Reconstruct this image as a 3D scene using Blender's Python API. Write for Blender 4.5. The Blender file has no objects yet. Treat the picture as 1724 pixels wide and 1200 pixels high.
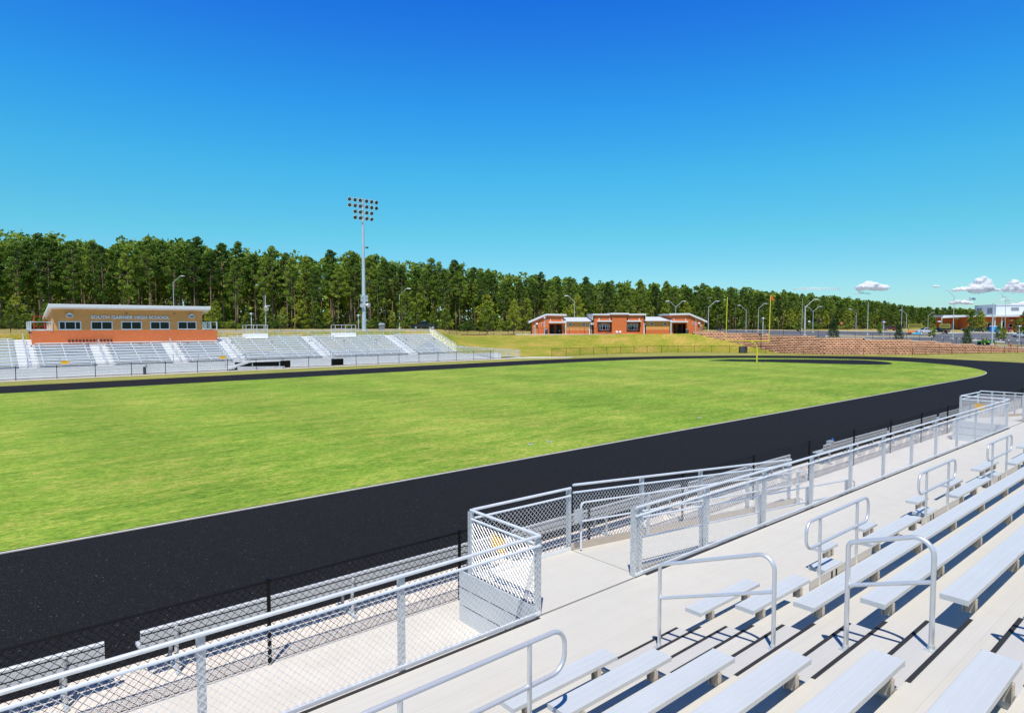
import bpy, bmesh, math, random
import numpy as np
from mathutils import Vector, Matrix, noise
random.seed(7); rng = np.random.default_rng(7)
sc = bpy.context.scene; col = sc.collection
rad = math.radians
# ------------------------------------------------------------------ camera geometry (metres; +X along the track, +Y across the field)
FOC = 1081.0; PSI = rad(49.6); TH = math.atan(54/1080); EYE = 5.0
FW = np.array([math.cos(PSI)*math.cos(TH), math.sin(PSI)*math.cos(TH), -math.sin(TH)])
RT = np.array([math.sin(PSI), -math.cos(PSI), 0.0]); UP = np.cross(RT, FW)
FH = np.array([math.cos(PSI), math.sin(PSI)])          # horizontal view axis
def aim(u, D):                                          # ground position in bearing u at D metres along the view axis
    k = (u-862)/FOC*D
    return FH[0]*D + RT[0]*k, FH[1]*D + RT[1]*k
def zat(v, D): return EYE - (v-546.0)/1082.5*D
# ------------------------------------------------------------------ helpers
def lerp(t, tab):
    xs = [a for a, b in tab]; ys = [b for a, b in tab]
    return float(np.interp(t, xs, ys))
def tag(o, label=None, cat=None, group=None, kind=None):
    if label: o['label'] = label
    if cat: o['category'] = cat
    if group: o['group'] = group
    if kind: o['kind'] = kind
    return o
def empty(name, loc=(0, 0, 0), rz=0.0, label=None, cat=None, group=None):
    o = bpy.data.objects.new(name, None); o.empty_display_size = .3
    o.location = loc; o.rotation_euler = (0, 0, rz); col.objects.link(o)
    return tag(o, label, cat, group)
class MB:
    def __init__(s): s.v = []; s.f = []; s.uv = {}
    def add(s, vs, fs):
        b = len(s.v); s.v += [tuple(map(float, p)) for p in vs]; s.f += [tuple(b+i for i in f) for f in fs]; return s
    def box(s, x0, x1, y0, y1, z0, z1):
        vs = [(x, y, z) for z in (z0, z1) for y in (y0, y1) for x in (x0, x1)]
        return s.add(vs, [(0, 2, 3, 1), (4, 5, 7, 6), (0, 1, 5, 4), (1, 3, 7, 5), (3, 2, 6, 7), (2, 0, 4, 6)])
    def quad(s, a, b, c, d): return s.add([a, b, c, d], [(0, 1, 2, 3)])
    def beam(s, p0, p1, w, h, up=(0, 0, 1)):                # rectangular bar
        p0 = Vector(p0); p1 = Vector(p1); d = (p1-p0).normalized(); u = Vector(up)
        if abs(d.dot(u)) > .99: u = Vector((0, 1, 0))
        a = d.cross(u).normalized()*w/2; b = a.cross(d).normalized()*h/2
        vs = [p+x*a+y*b for p in (p0, p1) for x, y in ((-1, -1), (1, -1), (1, 1), (-1, 1))]
        return s.add(vs, [(3, 2, 1, 0), (4, 5, 6, 7), (0, 1, 5, 4), (1, 2, 6, 5), (2, 3, 7, 6), (3, 0, 4, 7)])
    def tube(s, pts, r, n=8, r1=None, caps=True, closed=False):
        pts = [Vector(p) for p in pts]; N = len(pts)
        t0 = (pts[1]-pts[0]).normalized(); ref = Vector((0, 0, 1)) if abs(t0.z) < .9 else Vector((0, 1, 0))
        a = t0.cross(ref).normalized(); vs = []
        for i, p in enumerate(pts):
            if closed: t = (pts[(i+1) % N]-pts[i-1]).normalized()
            elif i == 0: t = t0
            elif i == N-1: t = (pts[i]-pts[i-1]).normalized()
            else: t = ((pts[i]-pts[i-1]).normalized()+(pts[i+1]-pts[i]).normalized()).normalized()
            a = (a-t*a.dot(t)).normalized(); b = t.cross(a)
            rr = r if r1 is None else r+(r1-r)*i/(N-1)
            for k in range(n):
                w = 2*math.pi*k/n; vs.append(p+(a*math.cos(w)+b*math.sin(w))*rr)
        fs = []
        for i in range(N if closed else N-1):
            j = (i+1) % N
            for k in range(n): fs.append((i*n+k, i*n+(k+1) % n, j*n+(k+1) % n, j*n+k))
        if caps and not closed: fs += [tuple(range(n-1, -1, -1)), tuple((N-1)*n+k for k in range(n))]
        return s.add(vs, fs)
    def prism(s, poly, axis, a, b):                          # polygon in the plane normal to axis, from a to b
        def P(p, t): return {'x': (t, p[0], p[1]), 'y': (p[0], t, p[1]), 'z': (p[0], p[1], t)}[axis]
        n = len(poly); vs = [P(p, a) for p in poly]+[P(p, b) for p in poly]
        return s.add(vs, [tuple(range(n)), tuple(range(2*n-1, n-1, -1))]+[(i, i+n, (i+1) % n+n, (i+1) % n) for i in range(n)])
    def disc(s, c, nrm, r, n=14, th=.02):
        c = Vector(c); nrm = Vector(nrm).normalized(); return s.tube([c-nrm*th/2, c+nrm*th/2], r, n)
    def wire(s, p0, p1, nrm, r):                             # thin three-sided wire
        p0 = Vector(p0); p1 = Vector(p1); d = (p1-p0).normalized(); a = Vector(nrm); b = d.cross(a)
        o = [a*r, (-a*.5+b*.87)*r, (-a*.5-b*.87)*r]
        return s.add([p0+q for q in o]+[p1+q for q in o], [(0, 1, 4, 3), (1, 2, 5, 4), (2, 0, 3, 5)])
    def link(s, p0, p1, h0, h1, pitch=.075, r=.002):         # woven chain link between two base points, from height h0 to h1
        p0 = Vector(p0); p1 = Vector(p1); e = p1-p0; L = e.length; ex = e/L; ez = Vector((0, 0, 1)); H = h1-h0
        nrm = Vector((-ex.y, ex.x, 0)).normalized()
        k = -int(H/pitch)-1
        while k*pitch < L+H:
            for sg in (1, -1):
                c = k*pitch
                if sg > 0: t0 = max(0, -c); t1 = min(H, L-c); q = lambda t: (c+t, t)
                else: t0 = max(0, c-L); t1 = min(H, c); q = lambda t: (c-t, t)
                if t1-t0 > .02:
                    a = q(t0); b = q(t1)
                    s.wire(p0+ex*a[0]+ez*(h0+a[1])+nrm*sg*r, p0+ex*b[0]+ez*(h0+b[1])+nrm*sg*r, nrm, r)
            k += 1
        return s
    def build(s, name, mat, parent=None, smooth=False, loc=None, bevel=0):
        me = bpy.data.meshes.new(name); me.from_pydata(s.v, [], s.f); me.update()
        if smooth: me.polygons.foreach_set('use_smooth', [True]*len(me.polygons))
        me.materials.append(mat); o = bpy.data.objects.new(name, me); col.objects.link(o)
        if parent: o.parent = parent
        if loc: o.location = loc
        if smooth:
            try: me.set_sharp_from_angle(angle=rad(40))
            except Exception: pass
        if bevel:
            m = o.modifiers.new('bevel', 'BEVEL'); m.width = bevel; m.segments = 2; m.limit_method = 'ANGLE'
        return o
def children(o): return [c for c in bpy.data.objects if c.parent == o]
def copy_tree(o, kids, loc=None, rz=None, scale=None):
    c = o.copy(); col.objects.link(c)
    for ch in kids:
        d = ch.copy(); col.objects.link(d); d.parent = c
    if loc is not None: c.location = loc
    if rz is not None: c.rotation_euler = (0, 0, rz)
    if scale is not None: c.scale = scale
    return c
def arc(c, r, a0, a1, ax, ay, n=8):
    c = Vector(c); ax = Vector(ax); ay = Vector(ay)
    return [c+ax*(r*math.cos(a0+(a1-a0)*i/n))+ay*(r*math.sin(a0+(a1-a0)*i/n)) for i in range(n+1)]
# ------------------------------------------------------------------ materials
class NT:
    def __init__(s, name):
        s.m = bpy.data.materials.new(name); s.m.use_nodes = True; s.n = s.m.node_tree.nodes; s.l = s.m.node_tree.links
        s.b = s.n['Principled BSDF']; s.co = s.n.new('ShaderNodeTexCoord')
    def new(s, t, **kw):
        n = s.n.new(t)
        for k, v in kw.items():
            if k in n.inputs: n.inputs[k].default_value = v
            else: setattr(n, k, v)
        return n
    def map(s, scale=(1, 1, 1), src='Object', rot=(0, 0, 0)):
        n = s.new('ShaderNodeMapping'); n.inputs['Scale'].default_value = scale; n.inputs['Rotation'].default_value = rot
        s.l.new(s.co.outputs[src], n.inputs['Vector']); return n.outputs[0]
    def noise(s, vec, scale, detail=4, rough=.55):
        n = s.new('ShaderNodeTexNoise', Scale=scale, Detail=detail, Roughness=rough); s.l.new(vec, n.inputs['Vector']); return n.outputs['Fac']
    def ramp(s, fac, stops):
        n = s.new('ShaderNodeValToRGB'); e = n.color_ramp.elements
        while len(e) < len(stops): e.new(.5)
        for i, (p, c) in enumerate(stops): e[i].position = p; e[i].color = (*c, 1)
        s.l.new(fac, n.inputs[0]); return n.outputs[0]
    def mix(s, fac, a, b, mode='MIX'):
        n = s.new('ShaderNodeMix', data_type='RGBA', blend_type=mode)
        for i, v in ((0, fac), (6, a), (7, b)):
            if isinstance(v, (int, float)): n.inputs[i].default_value = v
            elif isinstance(v, tuple): n.inputs[i].default_value = (*v, 1)
            else: s.l.new(v, n.inputs[i])
        return n.outputs[2]
    def math(s, op, a, b=0.0):
        n = s.new('ShaderNodeMath', operation=op)
        for i, v in ((0, a), (1, b)):
            if isinstance(v, (int, float)): n.inputs[i].default_value = v
            else: s.l.new(v, n.inputs[i])
        return n.outputs[0]
    def base(s, c, rough=.6, metal=0.0, spec=None):
        if isinstance(c, tuple): s.b.inputs['Base Color'].default_value = (*c, 1)
        else: s.l.new(c, s.b.inputs['Base Color'])
        if isinstance(rough, (int, float)): s.b.inputs['Roughness'].default_value = rough
        else: s.l.new(rough, s.b.inputs['Roughness'])
        s.b.inputs['Metallic'].default_value = metal
        if spec is not None: s.b.inputs['Specular IOR Level'].default_value = spec
        return s
    def bump(s, h, dist=.01, strength=.6):
        n = s.new('ShaderNodeBump', Distance=dist, Strength=strength); s.l.new(h, n.inputs['Height']); s.l.new(n.outputs[0], s.b.inputs['Normal']); return s
def flat(name, c, rough=.6, metal=0.0, var=.12, scale=6.0, spec=None):
    t = NT(name); f = t.noise(t.map(), scale, 3)
    c1 = tuple(x*(1-var) for x in c); c2 = tuple(min(1, x*(1+var)) for x in c)
    t.base(t.ramp(f, [(.3, c1), (.7, c2)]), rough, metal, spec); return t.m
def streaky(name, c, c2, sx=.6, sy=60, rough=.42, metal=.35, seam=None):
    t = NT(name); f = t.noise(t.map((sx, sy, 20)), 1.0, 3); g = t.noise(t.map((1, 1, 1)), 2.2, 3)
    k = t.mix(f, c, c2); k = t.mix(t.math('MULTIPLY', g, .5), k, tuple(x*.82 for x in c))
    if seam:                                                 # plank joints along the length every `seam` metres
        sep = t.new('ShaderNodeSeparateXYZ'); t.l.new(t.co.outputs['Object'], sep.inputs[0])
        m = t.math('FRACT', t.math('DIVIDE', sep.outputs['Y'], seam)); e = t.math('LESS_THAN', m, .018)
        k = t.mix(t.math('MULTIPLY', e, .22), k, (.2, .19, .17))
    t.base(k, t.math('ADD', t.math('MULTIPLY', g, .2), rough-.1), metal); t.bump(f, .002, .25); return t.m
M = {}
M['seat'] = streaky('seat_aluminium', (.50, .54, .565), (.665, .69, .685), .2, 16, .46, .22)
M['deck'] = streaky('deck_aluminium', (.515, .492, .432), (.605, .588, .532), .35, 30, .5, .08, seam=.31)
M['step'] = streaky('step_aluminium', (.49, .475, .445), (.57, .555, .52), .25, 50, .45, .1)
M['legal'] = streaky('bracket_aluminium', (.50, .43, .35), (.60, .54, .46), 8, 8, .45, .3)
M['rail'] = streaky('rail_aluminium', (.66, .68, .70), (.78, .80, .82), 3, 3, .33, .55)
t = NT('galvanised'); v = t.new('ShaderNodeTexVoronoi', Scale=38.0); t.l.new(t.map(), v.inputs['Vector'])
t.base(t.mix(v.outputs['Color'], (.42, .46, .48), (.66, .70, .72)), .45, .45); M['galv'] = t.m
M['grail'] = flat('galvanised_rail', (.74, .78, .80), .38, .35, .06)
M['gwire'] = flat('galvanised_wire', (.78, .80, .81), .45, .3, .05)
M['black'] = flat('black_coating', (.004, .004, .005), .55, 0, .2, spec=.2)
M['rubber'] = flat('black_rubber', (.015, .015, .017), .75, 0, .2)
t = NT('concrete'); f = t.noise(t.map(), 1.6, 6); g = t.noise(t.map(), 40, 3)
t.base(t.mix(.35, t.ramp(f, [(.3, (.49, .455, .40)), (.7, (.59, .56, .505))]), t.ramp(g, [(.3, (.46, .43, .38)), (.7, (.62, .59, .54))])), .85); t.bump(g, .004, .3); M['conc'] = t.m
t = NT('kerb_concrete'); f = t.noise(t.map(), 3, 4); t.base(t.ramp(f, [(.3, (.52, .49, .43)), (.7, (.66, .63, .56))]), .85); M['kerb'] = t.m
t = NT('gravel_strip'); v = t.new('ShaderNodeTexVoronoi', Scale=34.0); t.l.new(t.map(), v.inputs['Vector']); f = t.noise(t.map(), 2, 4)
t.base(t.mix(t.math('MULTIPLY', f, .5), t.mix(v.outputs['Color'], (.50, .44, .38), (.72, .66, .60)), (.62, .55, .47)), .9); t.bump(v.outputs['Distance'], .02, .5); M['gravel'] = t.m
t = NT('track_rubber'); g = t.noise(t.map(), 34, 4, .8); w = t.noise(t.map(), .25, 4)
v = t.new('ShaderNodeTexVoronoi', Scale=44.0); t.l.new(t.map(), v.inputs['Vector']); sv = t.new('ShaderNodeSeparateColor'); t.l.new(v.outputs['Color'], sv.inputs[0])
k = t.ramp(g, [(.35, (.003, .003, .0035)), (.6, (.013, .013, .0145)), (.75, (.036, .036, .039))])
near = t.math('LESS_THAN', v.outputs['Distance'], .45)
k = t.mix(t.math('MULTIPLY', near, t.math('GREATER_THAN', sv.outputs[0], .80)), k, (.030, .030, .033)); k = t.mix(t.math('MULTIPLY', near, t.math('GREATER_THAN', sv.outputs[1], .997)), k, (.16, .16, .165))
k = t.mix(t.math('MULTIPLY', w, .3), k, (.0095, .0095, .011)); t.base(k, .9, 0, .12); t.bump(g, .008, .6); M['track'] = t.m
def grass(name, a, b, c, s1=.22, dry=.62, rough=.9, stripes=False):
    t = NT(name); big = t.noise(t.map((1, 1.6, 1)), s1*.35, 5, .6); mid = t.noise(t.map((.5, 1.4, 1)), s1*4, 6, .68); fine = t.noise(t.map((.7, 1.1, 1)), 11, 5, .8)
    gr = t.noise(t.map((.6, 1.3, 1)), s1*16, 5, .72)
    f = t.math('ADD', t.math('MULTIPLY', big, .22 if stripes else .36), t.math('ADD', t.math('MULTIPLY', mid, .30), t.math('ADD', t.math('MULTIPLY', gr, .30 if stripes else .18), t.math('MULTIPLY', fine, .18))))
    k = t.ramp(f, [(.405 if stripes else .36, a), (.495, b), (dry, c)])
    fr = t.ramp(fine, [(.28, (.48, .50, .46)), (.5, (.98, .98, .95)), (.74, (1.45, 1.42, 1.25))]); k = t.mix(1.0, k, fr, 'MULTIPLY')
    if stripes:
        sep = t.new('ShaderNodeSeparateXYZ'); t.l.new(t.co.outputs['Object'], sep.inputs[0])
        q = t.math('ADD', sep.outputs['X'], t.math('MULTIPLY', big, 2.0)); w = t.math('SINE', t.math('MULTIPLY', q, 2*math.pi/8.5))
        q2 = t.math('ADD', sep.outputs['Y'], t.math('MULTIPLY', big, 1.0)); w2 = t.math('SINE', t.math('MULTIPLY', q2, 2*math.pi/3.1))
        e = t.math('ADD', t.math('MULTIPLY', w, .06), t.math('ADD', t.math('MULTIPLY', w2, .035), 1.0))
        cm = t.new('ShaderNodeCombineColor')
        for i in range(3): t.l.new(e, cm.inputs[i])
        k = t.mix(1.0, k, cm.outputs[0], 'MULTIPLY')
    t.base(k, rough, 0, .15); t.bump(fine if stripes else t.math('ADD', fine, mid), .03 if stripes else .22, .6); return t.m
M['field'] = grass('field_turf', (.085, .178, .014), (.172, .272, .030), (.35, .345, .075), .22, .60, stripes=True)
M['verge'] = grass('verge_grass', (.13, .19, .03), (.27, .28, .07), (.42, .34, .13), .5, .66)
M['hill'] = grass('hill_grass', (.09, .17, .012), (.25, .26, .03), (.47, .31, .09), .6, .60)
M['plateau'] = grass('dry_grass', (.14, .17, .03), (.30, .26, .08), (.44, .34, .17), .2, .64)
t = NT('asphalt'); g = t.noise(t.map(), 9, 4); w = t.noise(t.map(), .12, 4)
t.base(t.mix(w, t.ramp(g, [(.3, (.060, .062, .072)), (.7, (.10, .103, .115))]), (.12, .12, .13)), .85); M['asphalt'] = t.m
M['mulch'] = flat('red_mulch', (.24, .075, .035), .95, 0, .35, 2)
M['paint_w'] = flat('white_marking', (.72, .72, .70), .6, 0, .05)
def bricks(name, c1, c2, mort, sx=1.0, sz=1.0, uvsrc=False, bw=.22, bh=.075, ms=.008, bumpd=.01):
    t = NT(name)
    sep = t.new('ShaderNodeSeparateXYZ'); t.l.new(t.co.outputs['UV' if uvsrc else 'Object'], sep.inputs[0])
    cb = t.new('ShaderNodeCombineXYZ')
    if uvsrc: t.l.new(sep.outputs['X'], cb.inputs[0]); t.l.new(sep.outputs['Y'], cb.inputs[1])
    else: t.l.new(t.math('ADD', sep.outputs['X'], sep.outputs['Y']), cb.inputs[0]); t.l.new(sep.outputs['Z'], cb.inputs[1])
    b = t.new('ShaderNodeTexBrick', Scale=1.0); b.inputs['Brick Width'].default_value = bw; b.inputs['Row Height'].default_value = bh
    b.inputs['Mortar Size'].default_value = ms; b.inputs['Color1'].default_value = (*c1, 1); b.inputs['Color2'].default_value = (*c2, 1); b.inputs['Mortar'].default_value = (*mort, 1)
    t.l.new(cb.outputs[0], b.inputs['Vector']); f = t.noise(t.map(), .8, 4)
    k = t.mix(t.math('MULTIPLY', f, .35), b.outputs['Color'], tuple(x*.78 for x in c1))
    t.base(k, .85); t.bump(b.outputs['Fac'], -bumpd, .6); return t.m
M['brick_o'] = bricks('orange_brick', (.66, .150, .032), (.54, .115, .026), (.50, .20, .09))
M['brick_t'] = bricks('tan_brick', (.70, .33, .09), (.60, .27, .075), (.58, .31, .12))
M['block'] = bricks('retaining_block', (.56, .29, .17), (.44, .22, .13), (.07, .035, .022), uvsrc=True, bw=.5, bh=.25, ms=.04, bumpd=.12)
M['roof_w'] = flat('white_metal_roof', (.64, .65, .67), .4, .1, .05)
M['soffit'] = flat('soffit_panel', (.60, .56, .52), .6, 0, .05)
M['white'] = flat('white_panel', (.74, .75, .76), .5, 0, .06, 2)
M['gym'] = streaky('gym_cladding', (.62, .66, .72), (.70, .73, .78), .3, .3, .5, .05)
M['alumskirt'] = streaky('skirt_aluminium', (.52, .58, .61), (.62, .67, .70), 3, 3, .45, .3)
t = NT('window_glass'); t.base((.006, .016, .013), .12, 0, .3); M['glass'] = t.m
M['frame'] = flat('white_frame', (.68, .70, .72), .45, .1, .05)
M['yellow'] = flat('yellow_paint', (.72, .60, .05), .4, 0, .04)
M['sign_y'] = flat('yellow_sign', (.82, .44, .01), .5, 0, .06)
M['orange'] = flat('orange_ribbon', (.75, .12, .02), .6, 0, .1)
M['red'] = flat('red_paint', (.5, .02, .025), .4)
M['pole'] = flat('pole_steel', (.55, .58, .60), .45, .35, .08, 2)
M['bigpole'] = flat('light_pole_steel', (.52, .58, .64), .4, .35, .05, 1)
M['lampglass'] = flat('lamp_reflector', (.012, .014, .018), .15)
M['grey'] = flat('grey_plastic', (.20, .21, .22), .6)
M['dkgrey'] = flat('dark_grey', (.05, .055, .06), .6)
M['door'] = flat('tan_metal_door', (.36, .30, .22), .5)
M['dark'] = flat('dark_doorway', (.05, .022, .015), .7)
M['green_p'] = flat('green_paint', (.02, .20, .03), .4)
M['blue_p'] = flat('blue_plastic', (.01, .25, .72), .45)
M['tarp'] = flat('blue_tarp', (.08, .42, .62), .6)
M['orange_p'] = flat('orange_plastic', (.75, .20, .03), .6)
M['chrome'] = flat('silver_trim', (.6, .62, .65), .25, .7)
M['tail'] = flat('tail_light_red', (.55, .02, .03), .3)
M['sprk'] = flat('pale_plastic', (.36, .42, .33), .6)
def bark(name, c):
    t = NT(name); f = t.noise(t.map((6, 6, .8)), 1.5, 4); t.base(t.ramp(f, [(.3, tuple(x*.55 for x in c)), (.7, c)]), .95); return t.m
M['bark'] = bark('pine_bark', (.29, .205, .145)); M['bark2'] = bark('grey_bark', (.24, .20, .15))
def leafmat(name, a, b, c, tr=.35):
    t = NT(name); oi = t.new('ShaderNodeObjectInfo'); f = t.noise(t.map(), .55, 3, .7); g = t.noise(t.map(), 3.0, 2)
    k = t.math('ADD', t.math('MULTIPLY', f, .56), t.math('ADD', t.math('MULTIPLY', g, .2), t.math('MULTIPLY', oi.outputs['Random'], .30)))
    kc = t.ramp(k, [(.32, a), (.52, b), (.70, c)]); t.base(kc, .6, 0, .25)
    tl = t.new('ShaderNodeBsdfTranslucent'); t.l.new(kc, tl.inputs[0]); mx = t.new('ShaderNodeMixShader'); mx.inputs[0].default_value = tr
    t.l.new(t.b.outputs[0], mx.inputs[1]); t.l.new(tl.outputs[0], mx.inputs[2]); t.l.new(mx.outputs[0], t.n['Material Output'].inputs[0]); return t.m
M['needle'] = leafmat('pine_needles', (.040, .088, .012), (.105, .190, .024), (.26, .35, .042))
M['leaf'] = leafmat('broad_leaves', (.070, .120, .014), (.150, .225, .020), (.33, .36, .035))
M['leafb'] = leafmat('bush_leaves', (.035, .085, .010), (.085, .16, .018), (.19, .25, .03))
M['ever'] = leafmat('evergreen_leaves', (.016, .045, .010), (.035, .08, .014), (.08, .13, .03), .15)
# ------------------------------------------------------------------ world, sun, camera
w = bpy.data.worlds.new('World'); sc.world = w; w.use_nodes = True; nt = w.node_tree
bg = nt.nodes['Background']; sky = nt.nodes.new('ShaderNodeTexSky'); sky.sky_type = 'NISHITA'; sky.sun_disc = False
EL = rad(64); AZ = rad(43.5)
sky.sun_elevation = EL; sky.sun_rotation = math.atan2(-math.cos(AZ), -math.sin(AZ)); sky.altitude = 100; sky.air_density = 1.0; sky.dust_density = .3; sky.ozone_density = 3.0
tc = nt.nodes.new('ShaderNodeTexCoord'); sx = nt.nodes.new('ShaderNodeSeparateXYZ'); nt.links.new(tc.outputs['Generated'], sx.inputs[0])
cr = nt.nodes.new('ShaderNodeValToRGB'); nt.links.new(sx.outputs['Z'], cr.inputs[0]); ce = cr.color_ramp.elements      # deepens the blue with height; darkened further above the frame to cut fill light
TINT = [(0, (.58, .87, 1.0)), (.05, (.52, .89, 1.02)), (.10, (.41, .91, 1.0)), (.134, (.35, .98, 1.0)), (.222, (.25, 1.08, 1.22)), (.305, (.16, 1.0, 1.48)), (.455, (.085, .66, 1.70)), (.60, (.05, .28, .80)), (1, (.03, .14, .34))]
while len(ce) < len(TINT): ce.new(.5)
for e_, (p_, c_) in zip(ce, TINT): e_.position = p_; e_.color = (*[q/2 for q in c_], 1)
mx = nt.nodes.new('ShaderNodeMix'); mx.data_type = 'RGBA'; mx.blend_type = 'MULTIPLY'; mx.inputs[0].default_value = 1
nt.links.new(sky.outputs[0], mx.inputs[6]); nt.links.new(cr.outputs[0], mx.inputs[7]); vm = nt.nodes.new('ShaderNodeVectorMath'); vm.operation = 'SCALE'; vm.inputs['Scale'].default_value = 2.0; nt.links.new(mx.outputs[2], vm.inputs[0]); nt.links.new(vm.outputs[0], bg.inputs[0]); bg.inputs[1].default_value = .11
sd = bpy.data.lights.new('sun', 'SUN'); sd.energy = 5.0; sd.angle = rad(.5); sd.color = (1, .95, .87)
so = bpy.data.objects.new('sun', sd); col.objects.link(so); so.location = (0, 0, 60)
dv = Vector((math.cos(AZ)*math.cos(EL), math.sin(AZ)*math.cos(EL), -math.sin(EL))); so.rotation_euler = dv.to_track_quat('-Z', 'Y').to_euler()
cd = bpy.data.cameras.new('camera'); cam = bpy.data.objects.new('camera', cd); col.objects.link(cam); sc.camera = cam
cd.sensor_width = 36; cd.lens = 36*FOC/1724; cd.clip_end = 20000; cd.clip_start = .05
mw = Matrix.Identity(4)
for i in range(3): mw[i][0] = RT[i]; mw[i][1] = UP[i]; mw[i][2] = -FW[i]
mw[2][3] = EYE; cam.matrix_world = mw
sc.view_settings.view_transform = 'Standard'; sc.view_settings.look = 'None'; sc.view_settings.gamma = 1; sc.view_settings.exposure = .22
sc.cycles.max_bounces = 6; sc.cycles.transparent_max_bounces = 12

# ------------------------------------------------------------------ ground, track and terrain
def spline(pts, n=6, closed=False):
    P = [np.array(p, float) for p in pts]; out = []; N = len(P)
    for i in range(N if closed else N-1):
        a, b, c, d = (P[(i-1) % N] if closed or i > 0 else P[i]), P[i], P[(i+1) % N], (P[(i+2) % N] if closed or i+2 < N else P[i+1])
        for k in range(n):
            q = k/n; out.append(.5*((2*b)+(c-a)*q+(2*a-5*b+4*c-d)*q*q+(3*b-a-3*c+d)*q**3))
    if not closed: out.append(P[-1])
    return [tuple(p) for p in out]
def sheet(name, poly, z, mat, hole=None):
    bm = bmesh.new(); vs = [bm.verts.new((x, y, z)) for x, y in poly]
    es = [bm.edges.new((vs[i], vs[(i+1) % len(vs)])) for i in range(len(vs))]
    if hole:
        hv = [bm.verts.new((x, y, z)) for x, y in hole]; es += [bm.edges.new((hv[i], hv[(i+1) % len(hv)])) for i in range(len(hv))]
    bmesh.ops.triangle_fill(bm, edges=es, use_beauty=True, normal=(0, 0, 1))
    for f in bm.faces:
        if f.normal.z < 0: f.normal_flip()
    me = bpy.data.meshes.new(name); bm.to_mesh(me); bm.free(); me.materials.append(mat)
    o = bpy.data.objects.new(name, me); col.objects.link(o); return tag(o, kind='structure')
inner_r = spline([(62, 17.75), (70, 17.75), (75.5, 17.95), (80, 18.6), (84, 20.0), (87.8, 22), (91.6, 25), (94.6, 29.2), (96, 33), (96.1, 37), (94.6, 41.5), (91.3, 46.2), (86.5, 50.6), (80.5, 54), (74, 56.6), (67, 58.1), (60, 58.7)], 5)
outer_r = spline([(70, 10.66), (84, 10.9), (93, 12), (100, 15), (104.6, 20.4), (107, 27.4), (108.3, 34), (107.6, 39.5), (104.2, 45), (98.4, 51.3), (91, 57.2), (81.6, 61.9), (71, 64.9), (60, 66.1)], 5)
mir = lambda L: [(57-x, y) for x, y in reversed(L)]
inner = inner_r+mir(inner_r); outer = outer_r+mir(outer_r)
sheet('ground', [(-500, -400), (900, -400), (900, 600), (-500, 600)], -.03, M['verge'])
sheet('running_track', outer, .004, M['track'], inner)
sheet('infield_grass', inner, .045, M['field'])
kb = MB(); n = len(inner)
cen = [np.array(p) for p in inner]; nr = []
for i in range(n):
    d = cen[(i+1) % n]-cen[i-1]; d /= np.linalg.norm(d); nr.append(np.array((d[1], -d[0])))
for i in range(n):
    j = (i+1) % n
    a0, a1 = cen[i]-nr[i]*.03, cen[i]+nr[i]*.055; b0, b1 = cen[j]-nr[j]*.03, cen[j]+nr[j]*.055
    kb.add([(*a0, .0), (*a1, .0), (*b1, .0), (*b0, .0), (*a0, .03), (*a1, .03), (*b1, .03), (*b0, .03)], [(4, 5, 6, 7), (1, 2, 6, 5), (3, 0, 4, 7)])
tag(kb.build('track_kerb', M['kerb']), kind='structure')
sheet('throwing_area', spline([(77, 49.2), (79, 45.3), (80.7, 42), (82.8, 35.3), (84.8, 31.6), (87, 30.2), (89.8, 30.8), (92.6, 32.6), (94.3, 35.5), (93.6, 39), (91.2, 43.2), (87, 46.8), (82, 49.2)], 4, True), .055, M['track'])
sheet('infield_gap_strip', spline([(84, 50.3), (88.5, 46.6), (92.2, 41.5), (93.6, 38.2), (93.2, 37.6), (90.8, 41.6), (87, 45.2), (83, 48.2)], 4, True), .061, M['field'])
sheet('concrete_apron', [(-25, 4.0), (110, 4.0), (110, 9.37), (-25, 9.37)], .006, M['conc'])
sheet('gravel_strip', [(-25, 9.37), (84, 9.37), (84, 10.7), (-25, 10.66)], .0, M['gravel'])
sheet('stand_front_path', [(-25, 71.3), (62, 71.3), (69, 67.6), (71, 68.6), (66.5, 73.4), (-25, 73.4)], .0, M['conc'])
# terrain: embankment, wall line and plateau, tabulated by bearing u from the stand
def Dline(u, Y): return Y/(math.sin(PSI)-math.cos(PSI)*(u-862)/FOC)
def Dtop(u):
    if u < 742: return Dline(u, 84.5)
    return lerp(u, [(742, 101.4), (765, 107), (800, 112), (880, 117), (1000, 120), (1100, 121.5), (1170, 121), (1250, 118.5), (1332, 111), (1386, 107.3), (1459, 107), (1532, 107.5), (1593, 111), (1657, 113), (1724, 115.5), (1900, 122), (2600, 160)])
def Ztop(u): return lerp(u, [(-900, 4), (700, 4), (742, 3.8), (765, 3.2), (800, 3.05), (1000, 3.1), (1165, 3.25), (1180, 3.35), (1250, 3.05), (1332, 2.72), (1430, 2.37), (1550, 1.92), (1600, 1.40), (1660, .93), (1724, .42), (1900, .1), (2600, .1)])
def Zfar(u): return lerp(u, [(-900, 4.4), (400, 4.0), (800, 3.6), (1000, 3.2), (1300, 3.0), (1500, 2.75), (1724, 2.6), (2600, 2.5)])
def Dfoot(u):
    if u < 700: return Dline(u, 82.6)
    return lerp(u, [(700, Dline(700, 82.6)), (745, 93), (765, 91.5), (800, 93.5), (920, 101), (1018, 108.5), (1123, 116.5), (1201, 116), (1279, 115.3), (1332, 110.5), (1340, 110.2)])
def gz(u, D):
    o = D-Dtop(u); t = min(1, max(0, o/150)); t = t*t*(3-2*t); return Ztop(u)+(Zfar(u)-Ztop(u))*t
def place(u, D): x, y = aim(u, D); return (x, y, gz(u, D))
US = list(range(-900, 500, 100))+list(range(500, 1760, 12))+list(range(1760, 2700, 60))
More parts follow.
